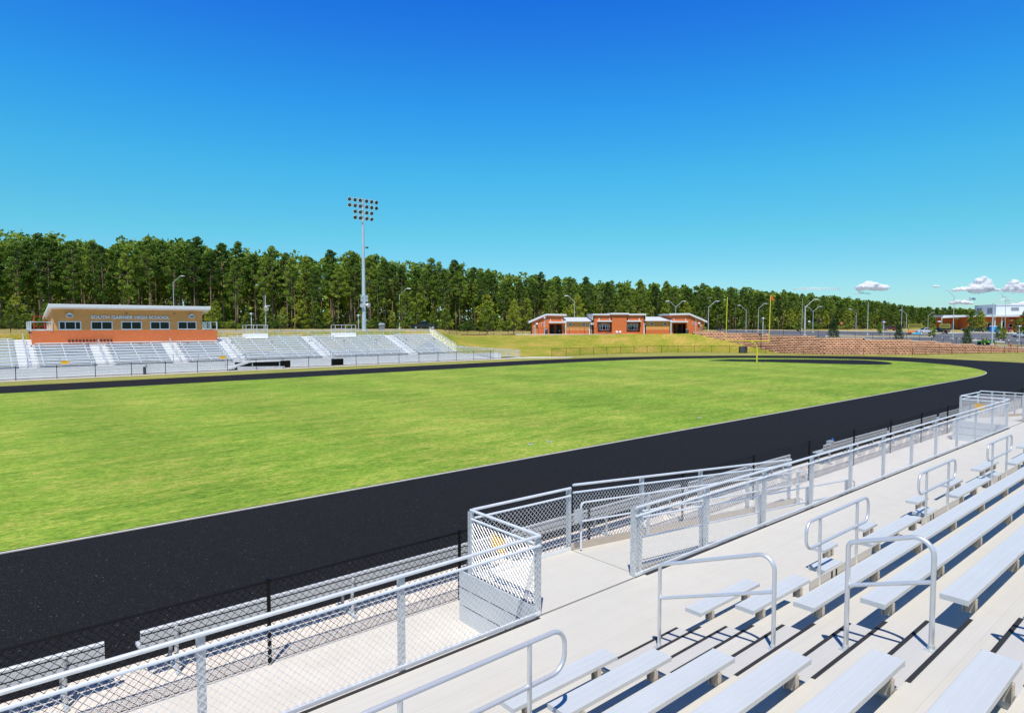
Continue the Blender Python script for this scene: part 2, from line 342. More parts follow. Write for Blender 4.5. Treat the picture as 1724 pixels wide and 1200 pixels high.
OFF = [0, 1.5, 5, 12, 25, 45, 70, 100, 150, 240, 420, 800, 2500]
pm = MB(); vs = []; fs = []
for u in US:
    for o in OFF:
        D = Dtop(u)+o; x, y = aim(u, D); vs.append((x, y, gz(u, D)-(0.12 if u > 1165 and o == 0 else 0)))
m = len(OFF)
for i in range(len(US)-1):
    for k in range(m-1): fs.append((i*m+k, (i+1)*m+k, (i+1)*m+k+1, i*m+k+1))
pm.add(vs, fs); tag(pm.build('plateau_ground', M['plateau'], smooth=True), kind='structure')
hm = MB(); vs = []; fs = []; UH = [u for u in US if u <= 1340]
def hilltop(u):
    if u < 1168: return Dtop(u), Ztop(u)
    D = Dtop(u)-.25; return D, max(-.05, zat(lerp(u, [(1168, 562), (1240, 578), (1300, 592), (1330, 598), (1400, 602)]), D))
for u in UH:
    d0 = min(Dfoot(u), hilltop(u)[0]-.1); d1, z1 = hilltop(u)
    for k in range(9):
        q = k/8; z = -.02+(z1+.02)*(q*q*(3-2*q)*.5+q*.5); x, y = aim(u, d0+(d1-d0)*q); z += .12*noise.noise((x*.12, y*.12, 3)) if 0 < k < 8 else 0
        vs.append((x, y, z))
for i in range(len(UH)-1):
    for k in range(8): fs.append((i*9+k, (i+1)*9+k, (i+1)*9+k+1, i*9+k+1))
hm.add(vs, fs); tag(hm.build('grass_bank', M['hill'], smooth=True), kind='structure')
# retaining wall with a stepped crest
wall = empty('retaining_wall', (0, 0, 0), 0, 'long stepped retaining wall of tan split-face blocks beyond the track bend', 'wall')
WP = [(np.array(aim(u, Dtop(u))), u) for u in range(1166, 2000, 2)]; WS = [0.0]
for (p, _), (q, _) in zip(WP[:-1], WP[1:]): WS.append(WS[-1]+float(np.linalg.norm(q-p)))
WX = np.array([p[0] for p, _ in WP]); WY = np.array([p[1] for p, _ in WP]); WU = np.array([u for _, u in WP])
def wpt(s_): return np.array((np.interp(s_, WS, WX), np.interp(s_, WS, WY)))
BH, BW = .30, .62; wb = MB(); wc = MB(); core = MB(); nb = int(WS[-1]/BW)
crest = lambda s_: math.ceil((Ztop(float(np.interp(s_, WS, WU)))+.12)/BH)*BH
for k in range(nb):
    for c in range(13):
        z = -.3+BH*c; s0 = (k+.5*(c % 2))*BW
        if z+BH > crest(s0+BW/2)+.01 or s0+BW > WS[-1]: continue
        p, q = wpt(s0+.035), wpt(s0+BW-.035); d = (q-p)/np.linalg.norm(q-p); nn = np.array((d[1], -d[0])); nn = nn if nn@FH < 0 else -nn
        j = rng.uniform(-.015, .03); o0, o1, o2 = .0, .13+j, .12+j; B = -.10
        ring = lambda P: [(*(P+nn*B), z+.01), (*(P+nn*o0), z+.012), (*(P+nn*o1), z+.05), (*(P+nn*o2), z+.12), (*(P+nn*.02), z+BH-.05), (*(P+nn*B), z+BH-.05)]
        wb.add(ring(p)+ring(q), [tuple(i for i in range(6)), tuple(range(11, 5, -1))]+[(i, i+1, i+7, i+6) for i in range(5)])
for k in range(nb):
    s0 = k*BW; z = crest(s0+BW/2); p, q = wpt(s0), wpt(min(WS[-1], s0+BW)); d = (q-p)/np.linalg.norm(q-p); nn = np.array((d[1], -d[0])); nn = nn if nn@FH < 0 else -nn
    core.add([(*(p-nn*.05), -.3), (*(q-nn*.05), -.3), (*(q-nn*.05), z-.01), (*(p-nn*.05), z-.01), (*(p-nn*.45), -.3), (*(q-nn*.45), -.3), (*(q-nn*.45), z-.01), (*(p-nn*.45), z-.01)], [(0, 1, 2, 3), (3, 2, 6, 7), (1, 5, 6, 2), (4, 0, 3, 7)])
    wc.add([(*(p+nn*.10), z-.01), (*(q+nn*.10), z-.01), (*(q+nn*.10), z+.09), (*(p+nn*.10), z+.09), (*(p-nn*.47), z-.01), (*(q-nn*.47), z-.01), (*(q-nn*.47), z+.09), (*(p-nn*.47), z+.09)], [(0, 1, 2, 3), (3, 2, 6, 7), (1, 5, 6, 2), (4, 0, 3, 7), (0, 4, 5, 1)])
wb.build('block_face', flat('split_block', (.63, .345, .205), .9, 0, .22, 1.2), wall); core.build('backing', flat('block_joint', (.10, .05, .03), .95), wall); wc.build('cap_course', flat('cap_block', (.62, .38, .23), .85), wall)
# car park, kerbs, islands
def strip(name, ulist, o0, o1, dz, mat, h=0.0, kind='structure'):
    b = MB(); vs = []; K = 14; fs = []
    for u in ulist:
        a = o0(u) if callable(o0) else Dtop(u)+o0; c = o1(u) if callable(o1) else Dtop(u)+o1
        for k in range(K+1):
            D = a+(c-a)*k/K; x, y = aim(u, D); vs.append((x, y, gz(u, D)+dz))
    for i in range(len(ulist)-1):
        for k in range(K): fs.append((i*(K+1)+k, (i+1)*(K+1)+k, (i+1)*(K+1)+k+1, i*(K+1)+k+1))
    b.add(vs, fs)
    if h:
        n0 = len(ulist)
        for e in (0, K):
            for i in range(n0-1):
                p, q = vs[i*(K+1)+e], vs[(i+1)*(K+1)+e]; b.quad(p, q, (q[0], q[1], q[2]-h), (p[0], p[1], p[2]-h))
    return tag(b.build(name, mat, smooth=not h), kind=kind)
U = lambda a, b, s=15: list(range(a, b+1, s))
strip('car_park', U(1206, 2300), 5, 98, .05, M['asphalt'])
strip('car_park_kerb', U(1200, 1610), 98, 101, .14, M['kerb'], .2)
strip('car_park_verge', U(1196, 1620), 101, 112, .10, M['plateau'])
strip('traffic_island', U(1390, 1575), lambda u: lerp(u, [(1390, 122), (1575, 150)]), lambda u: lerp(u, [(1390, 131), (1575, 163)]), .18, M['kerb'], .16)
strip('traffic_island', U(1398, 1567, 13), lambda u: lerp(u, [(1390, 123.3), (1575, 152)]), lambda u: lerp(u, [(1390, 129.6), (1575, 160.5)]), .22, M['plateau'])
strip('access_kerb', U(1452, 1590), 4, 6.5, .16, M['kerb'], .14)
strip('access_kerb', U(1410, 1460, 10), lambda u: 140, lambda u: 142, .18, M['kerb'], .16)
strip('planted_island', U(1636, 1692, 8), lambda u: 143, lambda u: 147, .18, M['kerb'], .16)
strip('drive_verge', U(1676, 1830), lambda u: 123.5, lambda u: 133, .2, M['plateau'], .1)
strip('drive_kerb', U(1676, 1830), lambda u: 121.5, lambda u: 123.5, .19, M['kerb'], .16)
strip('school_verge', U(1560, 1640, 10), lambda u: lerp(u, [(1560, 185), (1640, 215)]), lambda u: lerp(u, [(1560, 235), (1640, 250)]), .12, M['plateau'], .1)
strip('school_kerb', U(1545, 1790, 15), lambda u: lerp(u, [(1545, 178), (1640, 210)]), lambda u: lerp(u, [(1545, 182), (1640, 215)]), .16, M['kerb'], .15)
for i, uu in enumerate(range(1585, 1740, 14)):
    D = 150+i*.6; a = aim(uu, D); b = aim(uu+2.0, D+7); mb = MB(); dx = .06
    mb.quad((a[0], a[1], gz(uu, D)+.058), (a[0]+dx*2, a[1]-dx*2, gz(uu, D)+.058), (b[0]+dx*2, b[1]-dx*2, gz(uu, D+7)+.058), (b[0], b[1], gz(uu, D+7)+.058))
    tag(mb.build('parking_line', M['paint_w']), kind='structure')
strip('mulch_bed', U(776, 820, 11), lambda u: Dtop(u)+2, lambda u: Dtop(u)+6, .08, M['mulch'])
strip('mulch_bed', U(845, 879, 11), lambda u: Dtop(u)+2, lambda u: Dtop(u)+6, .08, M['mulch'])
strip('mulch_bed', U(458, 500, 14), lambda u: Dtop(u)+6, lambda u: Dtop(u)+11, .08, M['mulch'])
# ------------------------------------------------------------------ near stand
XL, XR, RUN, RISE = 5.60, 7.28, .735, .287
DECK = .76; NROW = 10
SY = [4.945-RUN*i for i in range(NROW)]; SZ = [1.19+RISE*i for i in range(NROW)]           # seat front edge and top
TF = [6.72]+[4.68-RUN*i for i in range(NROW)]; TZ = [DECK+RISE*i for i in range(NROW+1)]     # tread front edge and top
BAYS = [(1.9, 4.02), (8.85, 10.85), (13.3, 15.36), (17.95, 20.12), (22.6, 24.8)]                 # wheelchair bays cut out of the second tread
st = empty('near_grandstand', (0, 0, 0), 0, 'aluminium decking of the near grandstand, stepping up from the front walkway', 'grandstand')
X0, X1 = -14.0, 62.0
mb = MB().box(X0, X1, 4.70, 6.70, DECK-.05, DECK)
for a, b in BAYS: mb.box(a, b, 3.975, 4.70, DECK-.05, DECK)
mb.build('walkway', M['deck'], st)
MB().box(X0, X1, 6.66, 6.71, DECK-.30, DECK-.055).build('edge_beam', M['black'], st)
for a, b in ((X0, 6.2), (8.66, 32.4), (35.4, X1)): MB().box(a, b, 6.645, 6.699, DECK, DECK+.006).build('edge_strip', M['rubber'], st)
for i in range(NROW):
    for y, z, xa in ((TF[i+1]+.355, TZ[i]+RISE/2, XL+.08), (TF[i+1], TZ[i+1], XL-.05)):
        b = MB().box(xa, XR-.07, y-.034, y+.004, z, z+.004).box(xa, XR-.07, y+.0005, y+.006, z-.03, z)
        for xx in (xa+.07, XR-.14): b.disc((xx, y-.016, z+.004), (0, 0, 1), .006, 8, .004)
        b.build('nosing', M['rubber'], st)
for i in range(1, NROW+1):
    yb = TF[i+1] if i < NROW else TF[i]-RUN
    segs = [(X0, X1)]
    if i == 1:
        segs = []; x = X0
        for a, b in BAYS: segs.append((x, a)); x = b
        segs.append((x, X1))
    t_ = MB(); r_ = MB()
    for a, b in segs:
        t_.box(a, b, yb+.012, TF[i], TZ[i]-.045, TZ[i])
        r0 = TZ[i-1]+.035
        for (c, d) in ((a, min(b, XL-.02)), (max(a, XR+.02), b)):
            if d > c: r_.box(c, d, TF[i]-.03, TF[i]-.008, r0, TZ[i]-.048)
    if t_.v: t_.build('tread', M['deck'], st)
    if r_.v: r_.build('riser', M['step'], st)
for i in range(NROW):
    MB().box(XL+.06, XR-.05, TF[i+1]+.01, TF[i+1]+.355, TZ[i]+RISE/2-.04, TZ[i]+RISE/2).build('half_step', M['step'], st)
    for xx in (XL+.12, XR-.1):                                       # gusset under each half step
        MB().box(xx-.02, xx+.02, TF[i+1]+.02, TF[i+1]+.33, TZ[i]+.003, TZ[i]+RISE/2-.042).build('gusset', M['step'], st)
for a, b in BAYS: MB().box(a-.07, b+.05, 3.955, 3.972, 1.30, 1.455).build('toe_board', M['step'], st)
for a, b in BAYS: MB().box(a, b, 3.952, 3.958, DECK+.01, 1.29).build('bay_riser', M['step'], st)
for x in np.arange(X0+1, X1, 6.0):
    sp = MB(); sp.box(x-.06, x+.06, 6.45, 6.57, .0, DECK-.055); sp.box(x-.06, x+.06, .5, .62, .0, 2.0); sp.beam((x, 6.57, .6), (x, .56, .6), .06, .1); sp.beam((x, 4.6, .42), (x, -2.6, .42+7.2*RISE/.735), .1, .2)
    sp.build('support_frame', M['dkgrey'], st)
def seat_bench(row, x0, x1, label, legs, depth=.24, group='aluminium benches of the near grandstand'):
    y, z = SY[row], SZ[row]
    root = empty('bleacher_bench', (x0, y, z), 0, label, 'bench', group)
    mb = MB(); L = x1-x0
    prof = [(-depth, -.045), (-depth, -.003), (-depth+.003, 0), (-.165, 0), (-.163, -.0035), (-.160, -.0035), (-.158, 0), (-.082, 0), (-.080, -.0035), (-.077, -.0035), (-.075, 0), (-.003, 0), (0, -.003), (0, -.045)]
    mb.prism(prof, 'x', 0.006, L-.006); mb.build('seat_plank', M['seat'], root)
    for xx in (0, L-.006): MB().prism([(-depth-.003, -.052), (-depth-.003, .002), (.003, .002), (.003, -.052)], 'x', xx, xx+.006).build('end_cap', M['seat'], root)
    for lx in legs:
        b = MB(); xx = lx-x0; zb = TZ[row+1]-z-.06
        b.box(xx-.004, xx+.004, -depth-.015, -.135, zb, -.046); b.box(xx-.05, xx-.004, -depth-.015, -depth-.007, zb, -.046).box(xx-.03, xx-.004, -.143, -.135, zb, -.046); b.box(xx-.06, xx+.06, -depth+.01, -.02, -.052, -.0455)
        b.build('bracket', M['legal'], root)
    return root
ORD = ['front', 'second', 'third', 'fourth', 'fifth', 'sixth', 'seventh', 'eighth', 'ninth', 'tenth']
seat_bench(0, 4.02, XL, 'short front row bench left of the aisle stairs, beside the long looped rail', [4.25, 5.3])
seat_bench(1, 4.02, XL, 'short second row bench left of the aisle, with a curved rail shadow on its end', [4.25, 5.35])
for i in range(2, NROW):
    seat_bench(i, -9.0, XL, ORD[i]+' row bench left of the aisle stairs, running out of the frame below', [XL-.26-1.83*k for k in range(8)])
seat_bench(0, XR, 8.80, 'short front row bench just right of the aisle stairs, facing the open walkway', [7.58, 8.5])
seat_bench(1, XR, 8.80, 'short second row bench just right of the aisle stairs, before the first wheelchair bay', [7.55, 8.55])
for i in range(2, NROW):
    seat_bench(i, XR, 27.0, ORD[i]+' row bench right of the aisle stairs, a long bright plank', [7.53+1.64*k for k in range(12)])
SHORT = [(0, 10.93, 11.46), (1, 9.27, 9.83), (0, 12.62, 13.2), (1, 10.97, 13.23), (1, 13.5, 14.05), (0, 15.42, 16.08), (1, 15.42, 17.9), (0, 17.6, 18.55), (1, 18.2, 18.75), (0, 20.15, 21.8), (1, 20.15, 22.5), (0, 24.9, 27), (1, 24.9, 27)]
SL = ['stubby front row bench beside the first bay rail right of the aisle', 'small companion seat inside the first wheelchair bay right of the aisle', 'stubby front row bench left of the second bay rail', 'second row bench between the first and second bay rails',
      'small companion seat under the second bay rail', 'stubby front row bench just beyond the second bay rail', 'second row bench between the second and third bay rails', 'front row bench left of the third bay rail',
      'small companion seat under the third bay rail', 'front row bench beyond the third bay rail', 'second row bench beyond the third bay rail', 'front row bench at the far end by the last bay', 'second row bench at the far end by the last bay']
for (r, a, b), lab in zip(SHORT, SL):
    L = b-a; seat_bench(r, a, b, lab, [a+min(.12, L*.2)+.1, b-.2] if L < 1.2 else [a+.3, (a+b)/2, b-.3])
def bay_rail(xa, xb, label):
    root = empty('bay_rail', (xa, 3.963, 1.455), 0, label, 'handrail', 'looped rails at the wheelchair bays')
    L = xb-xa; z0, z1, r = .465, .845, .15; X, Z = Vector((1, 0, 0)), Vector((0, 0, 1))
    pts = arc((r, 0, z1-r), r, math.pi, math.pi/2, X, Z)+arc((L-r, 0, z1-r), r, math.pi/2, 0, X, Z)+arc((L-r, 0, z0+r), r, 0, -math.pi/2, X, Z)+arc((r, 0, z0+r), r, -math.pi/2, -math.pi, X, Z)
    MB().tube(pts, .021, 12, closed=True).build('loop_rail', M['rail'], root, True)
    for px in (.42, L-.42):
        MB().tube([(px, 0, -.16), (px, 0, z1-.015)], .021, 12).build('post', M['rail'], root, True)
bay_rail(1.89, 3.99, 'long looped handrail in the bottom foreground, left of the aisle')
bay_rail(8.64, 10.74, 'first looped handrail right of the aisle, over the nearest wheelchair bay')
bay_rail(13.0, 15.1, 'second looped handrail along the front rows, over the middle bay')
bay_rail(17.4, 19.5, 'third looped handrail along the front rows, beyond the middle one')
bay_rail(22.3, 24.3, 'last looped handrail at the far end of the front rows')
def aisle_rail(y0, zb0, y1, zb1, zt0, zt1, zm0, zm1, label):
    root = empty('aisle_handrail', (6.58, y0, zb0), 0, label, 'handrail', 'handrails up the aisle stairs')
    Y, Z = Vector((0, 1, 0)), Vector((0, 0, 1)); dy = y1-y0; a0 = zt0-zb0; a1 = zt1-zb0; sl = (zm1-zm0)/abs(dy); r = .16
    th = math.atan2(sl, 1.0); ang = Vector((0, -math.cos(th), math.sin(th)))
    # sloping top line through both rounded corners
    ta = zm0-zb0+.43; top0 = Vector((0, 0, ta)); top1 = Vector((0, dy, ta+sl*abs(dy)))
    def fillet(c, d0, d1, r):
        k = r/math.tan(math.acos(max(-1, min(1, d0.dot(d1))))/2); p = c+d0*k; q = c+d1*k; bis = (d0+d1).normalized(); o = c+bis*math.hypot(k, r)
        out = []; v0 = p-o; v1 = q-o; an = v0.angle(v1); ax = v0.cross(v1).normalized()
        for i in range(9): out.append(o+Matrix.Rotation(an*i/8, 3, ax) @ v0)
        return out
    pts = [Vector((0, 0, 0))]+fillet(top0, -Z, ang, .07)+fillet(top1, -ang, -Z, .14)+[Vector((0, dy, zb1-zb0))]
    MB().tube(pts, .023, 12).build('hoop_rail', M['rail'], root, True)
    MB().tube([(0, 0, zm0-zb0), (0, dy, zm1-zb0)], .020, 12).build('mid_rail', M['rail'], root, True)
    for yy, zz in ((0, 0), (dy, zb1-zb0)):
        MB().tube([(0, yy, zz-.002), (0, yy, zz+.05)], .030, 12).box(-.05, .05, yy-.05, yy+.05, zz-.002, zz+.008).build('foot_socket', M['galv'], root)
S = RISE/.735
aisle_rail(4.85, TZ[0]+RISE/2, 3.35, TZ[2]+RISE/2, 1.91, 2.33, 1.545, 2.11, 'lower handrail on the aisle stairs, standing nearest the walkway')
aisle_rail(2.60, TZ[3]+RISE/2, 1.865, TZ[4]+RISE/2, 2.78, 2.92, 2.42, 2.68, 'upper handrail on the aisle stairs, a narrow hoop among the benches')
aisle_rail(1.10, TZ[5]+RISE/2, -.40, TZ[7]+RISE/2, 0, 0, 2.995, 3.57, 'topmost handrail on the aisle stairs, at the right edge')
# chain link guards
def guard(name, pts, label, group, posts, htop=1.175, hmid=1.03, hbot=.03, post=.036, pitch=.09, wire=.0031, end_mesh=True, mid=True, top_r=.024):
    """galvanised guard: pts = base polyline [(x,y,z)...]; posts = base points"""
    o = pts[0]; root = empty(name, o, 0, label, 'guard rail' if 'guard' in name else 'fence', group); off = lambda p, h=0: (p[0]-o[0], p[1]-o[1], p[2]-o[2]+h)
    MB().tube([off(p, htop) for p in pts], top_r, 10).build('top_rail', M['grail'], root, True)
    if mid: MB().tube([off(p, hmid) for p in pts], .02, 8).build('mid_rail', M['grail'], root, True)
    b = MB()
    for p, q in zip(pts[:-1], pts[1:]): b.beam(off(p, hbot), off(q, hbot), .035, .05)
    b.build('bottom_rail', M['grail'], root)
    b = MB()
    for p, q in zip(pts[:-1], pts[1:]): slink(b, off(p), off(q), hbot+.02, (hmid if mid else htop)-.01, pitch, wire)
    b.build('chain_link', M['gwire'], root)
    for p in posts:
        x, y, z = off(p); q = post
        if abs(pts[0][1]-pts[-1][1]) < .2: y += .05
        MB().box(x-q, x+q, y-q, y-q+.009, z-.05, z+htop-.02).box(x-q, x-q+.009, y-q+.009, y+q, z-.05, z+htop-.02).tube([(x, y, z+htop-.06), (x, y, z+htop)], .016, 8).build('post', M['galv'], root)
    return root
def slink(b, p0, p1, h0, h1, pitch, r):
    # sloping panel: shear a level panel
    p0 = Vector(p0); p1 = Vector(p1); n0 = len(b.v); b.link(Vector((p0.x, p0.y, 0)), Vector((p1.x, p1.y, 0)), h0, h1, pitch, r)
    e = Vector((p1.x-p0.x, p1.y-p0.y)); L2 = e.length_squared
    for i in range(n0, len(b.v)):
        x, y, z = b.v[i]; t = ((x-p0.x)*e.x+(y-p0.y)*e.y)/L2; b.v[i] = (x, y, z+p0.z+(p1.z-p0.z)*t)
GE = 6.735
guard('walkway_guard', [(-12, GE, DECK), (6.27, GE, DECK)], 'galvanised chain link guard along the walkway edge, in the left foreground', 'chain link guards of the near grandstand', [(6.27-2.29*k, GE, DECK) for k in range(9)])
guard('landing_guard', [(6.27, GE+.03, DECK), (6.27, 8.42, DECK)], 'short chain link guard across the landing end, carrying a yellow sign', 'chain link guards of the near grandstand', [(6.27, 8.42, DECK)])
guard('landing_guard', [(6.31, 8.42, DECK), (8.55, 8.35, DECK)], 'chain link guard on the field side of the landing', 'chain link guards of the near grandstand', [(8.55, 8.35, DECK)])
RX0, RX1 = 8.6, 17.7; rz = lambda x: DECK-(x-RX0)/(RX1-RX0)*(DECK-.02)
rp = [(x, 8.35, rz(x)+.05) for x in (8.62, 10.73, 12.9, 15.0, 17.2)]
guard('ramp_guard', [rp[0], rp[-1]], 'sloping chain link guard on the field side of the wheelchair ramp', 'chain link guards of the near grandstand', rp[1:])
rq = [(x, 6.93, rz(x)+.05) for x in (8.62, 10.6, 12.8, 15.0, 17.2)]
def ramp_rail(y, label):
    r = empty('ramp_handrail', (8.7, y, DECK), 0, label, 'handrail', 'handrails inside the wheelchair ramps')
    X, Z = Vector((1, 0, 0)), Vector((0, 0, 1)); sl = -(DECK-.02)/(RX1-RX0); d = Vector((1, 0, sl)).normalized()
    for h, nm in ((.90, 'top_rail'), (.55, 'lower_rail')):
        pts = [Vector((0, 0, h)), Vector((0, 0, h))+d*8.9]
        if h == .9: pts = [Vector((-.02, 0, .02)), Vector((-.02, 0, .84)), Vector((.0, 0, .885)), Vector((.06, 0, .9))]+[Vector((0, 0, h))+d*8.9, Vector((9.1, 0, h+9.1*sl-.08)), Vector((9.1, 0, .55+9.1*sl))]
        MB().tube(pts, .019, 8).build(nm, M['grail'], r, True)
    for x in (2.0, 4.2, 6.4, 8.6): MB().box(x-.03, x+.03, -.03, .03, sl*x-.02, sl*x+.9).build('post', M['galv'], r)
    return r
ramp_rail(8.20, 'handrail inside the ramp on its field side, with a grey box plate'); ramp_rail(6.93, 'handrail inside the ramp on its grandstand side')
guard('walkway_guard', [(8.46, GE, DECK), (32.5, GE, DECK)], 'long chain link guard along the walkway edge beside the ramp, running into the distance', 'chain link guards of the near grandstand', [(8.46, GE, DECK), (8.62, GE, DECK)]+[(10.62+2.185*k, GE, DECK) for k in range(11)])
guard('landing_guard', [(32.5, GE+.03, DECK), (32.5, 8.42, DECK)], 'far chain link guard across the landing end, with a yellow sign', 'chain link guards of the near grandstand', [(32.5, 8.42, DECK)])
guard('landing_guard', [(32.55, 8.42, DECK), (35.0, 8.35, DECK)], 'chain link guard on the field side of the far landing', 'chain link guards of the near grandstand', [(35.0, 8.35, DECK)])
guard('walkway_guard', [(35.2, GE, DECK), (52, GE, DECK)], 'chain link guard past the far landing opening, at the right edge', 'chain link guards of the near grandstand', [(35.2, GE, DECK), (35.36, GE, DECK)]+[(37.4+2.185*k, GE, DECK) for k in range(7)])
guard('ramp_guard', [(35.1, 8.35, .8), (44, 8.35, .05)], 'sloping chain link guard of the far ramp, at the right edge', 'chain link guards of the near grandstand', [(37.3, 8.35, .62), (39.5, 8.35, .44), (41.7, 8.35, .25), (43.9, 8.35, .06)])
def ramp(x0, lx, label):
    r = empty('wheelchair_ramp', (x0, 6.72, 0), 0, label, 'ramp')
    MB().box(.04, lx-.02, .02, 1.65, DECK-.06, DECK+.001).build('landing', M['deck'], r)
    e = lx+9.1
    MB().prism([(lx, DECK-.06), (lx, DECK+.001), (e, .02), (e, .008)], 'y', .10, 1.58).build('ramp_deck', M['deck'], r)
    for y0 in (.06, 1.585): MB().prism([(lx, DECK-.1), (lx, DECK+.13), (e, .15), (e, .008)], 'y', y0, y0+.035).build('toe_kerb', M['legal'], r)
    for z0 in (.0, .295, .59): MB().box(-.06, -.035, .03, 1.95, z0+.008, z0+.28).build('skirt_panel', M['alumskirt'], r)
    MB().box(-.035, .04, .03, 1.90, .02, .86).build('skirt_frame', M['dkgrey'], r)
    return r
ramp(6.27, 2.3, 'wheelchair ramp and landing in front of the near aisle, with ribbed skirt panels'); ramp(32.5, 2.5, 'far wheelchair ramp and landing at the right edge')
def sign_plate(x, y, z, label):
    b = MB().box(-.004, .004, -.17, .17, -.13, .13); r = empty('warning_sign', (x, y, z), 0, label, 'sign'); b.build('plate', M['sign_y'], r, bevel=.003)
    return r
sign_plate(6.305, 7.75, DECK+.78, 'yellow plate on the chain link of the near landing'); sign_plate(32.535, 7.75, DECK+.78, 'yellow plate on the chain link of the far landing')
b = MB().box(-.1, .1, -.01, .01, -.12, .12); r = empty('gate_plate', (8.52, 8.12, DECK+.72), 0, 'grey box plate fixed beside the ramp handrail post', 'plate'); b.build('cover', M['galv'], r, bevel=.004)
# ------------------------------------------------------------------ black fences
def fence(name, pts, label, spacing=3.43, h=1.25, pitch=.11, wire=.004, group=None, gz_=None, start=0.0, post=.03, cat='fence'):
    o = pts[0]; root = empty(name, o, 0, label, cat, group); off = lambda p, k=0: (p[0]-o[0], p[1]-o[1], p[2]-o[2]+k)
    MB().tube([off(p, h) for p in pts], .021, 8).build('top_rail', M['black'], root, True)
    MB().tube([off(p, .05) for p in pts], .006, 5).build('tension_wire', M['black'], root)
    b = MB()
    for p, q in zip(pts[:-1], pts[1:]): slink(b, off(p), off(q), .04, h-.01, pitch, wire)
    b.build('chain_link', M['black'], root)
    P = [Vector(p) for p in pts]; s = start; acc = 0; k = 0
    for p, q in zip(P[:-1], P[1:]):
        L = (q-p).length
        while s <= acc+L+1e-6:
            c = p.lerp(q, (s-acc)/L); x, y, z = off(c); k += 1
            if k <= 100: MB().tube([(x, y, z-.05), (x, y, z+h+.03)], post, 8).tube([(x, y, z+h+.02), (x, y, z+h+.05)], post*1.25, 8).build('post', M['black'], root, True)
            s += spacing
        acc += L
    return root
fence('track_fence', [(-14.05, 9.33, 0), (64, 9.33, 0)], 'black chain link fence beside the near track, just below the grandstand', start=0.16)
FAR = [(58, 72.1, 0), (-20, 72.0, 0)]
fence('track_fence', FAR, 'black chain link fence between the far track and the visitor stand', 3.0, 1.22, .09, .0028, start=.7)
fence('track_fence', [(69.5, 72.1, 0), (81, 71.4, 0), (92, 69.6, 0), (98, 65.6, 0), (103.4, 59.5, 0), (106, 53, 0), (107.3, 47.5, 0), (111, 42, 0)], 'black chain link fence curving past the grass bank round the track bend', 3.0, 1.22, .09, .0028)
fence('track_fence', [(112.6, 40.6, 0), (117.5, 37.4, 0), (126, 34.2, 0), (134, 30.8, 0), (143, 26.6, 0), (158, 20, 0)], 'black chain link fence in front of the low end of the block wall', 3.0, 1.22, .09, .0028)
WF = [place(u, Dtop(u)+1.6) for u in range(1212, 1800, 14)]
fence('wall_fence', WF, 'black chain link fence along the top of the retaining wall', 3.0, 1.35, .1, .0028)
HF = [place(u, Dtop(u)+1.2) for u in range(756, 1216, 12)]
fence('bank_fence', HF, 'black chain link fence along the crest of the grass bank', 3.0, 1.2, .1, .0028)
BF = [place(u, Dtop(u)+5.5) for u in range(-40, 745, 40)]
fence('bank_fence', BF, 'black chain link fence behind the visitor stand, before the wood', 3.0, 1.1, .1, .0028)
# ------------------------------------------------------------------ team benches
def team_bench(x0, x1, label):
    root = empty('team_bench', (x0, 10.0, 0), 0, label, 'bench', 'benches with backs along the near track'); L = x1-x0
    def plank(y0, y1, z0, z1):
        return MB().box(0, L, y0, y1, z0, z1)
    b = MB().prism([(-.022, .50), (-.022, .545), (.006, .545), (.006, .568), (-.022, .568), (-.022, .665), (.006, .665), (.006, .69), (-.022, .69), (-.022, .72), (-.006, .738), (.015, .738), (.024, .725), (.024, .50)], 'x', 0, L)
    b.build('back_plank', M['seat'], root)
    for z0, z1 in ((.545, .568), (.665, .69)): MB().box(.01, L-.01, -.012, .005, z0+.001, z1-.001).build('groove_shade', M['dkgrey'], root)  # dark strips inside the back grooves, their shade put into the colour
    plank(.16, .40, .40, .44).build('seat_plank', M['seat'], root)
    n = max(2, round(L/2.3)); 
    for k in range(n):
        x = .45+(L-.9)*k/(n-1)
        MB().tube([(x, -.02, .03), (x, .0, .40), (x, -.045, .68)], .028, 8).tube([(x, .40, .03), (x, .33, .40)], .026, 8).tube([(x, -.10, .03), (x, .52, .03)], .028, 8).beam((x, .0, .385), (x, .38, .385), .04, .03).build('leg', M['galv'], root, True)
        MB().tube([(x, -.14, .02), (x, -.06, .02)], .036, 8).build('foot', M['galv'], root)
    return root
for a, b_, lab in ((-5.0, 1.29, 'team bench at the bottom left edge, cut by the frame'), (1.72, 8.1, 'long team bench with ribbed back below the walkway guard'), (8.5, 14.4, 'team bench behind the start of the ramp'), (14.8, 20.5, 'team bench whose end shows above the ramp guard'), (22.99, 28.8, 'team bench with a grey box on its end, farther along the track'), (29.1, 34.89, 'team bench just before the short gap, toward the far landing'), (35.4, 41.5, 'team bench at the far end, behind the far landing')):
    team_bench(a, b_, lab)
r = empty('control_box', (23.6, 10.05, 0), 0, 'grey metal box on a short post beside the team bench', 'box')
MB().tube([(0, 0, 0), (0, 0, .5)], .03, 8).build('post', M['galv'], r); MB().box(-.14, .14, -.08, .08, .5, .82).build('cabinet', M['galv'], r, bevel=.01)
MB().box(-.1, .1, -.09, -.081, .56, .76).build('door', M['chrome'], r); MB().tube([(.2, 0, .55), (.2, 0, .88)], .035, 8).build('valve', M['blue_p'], r)
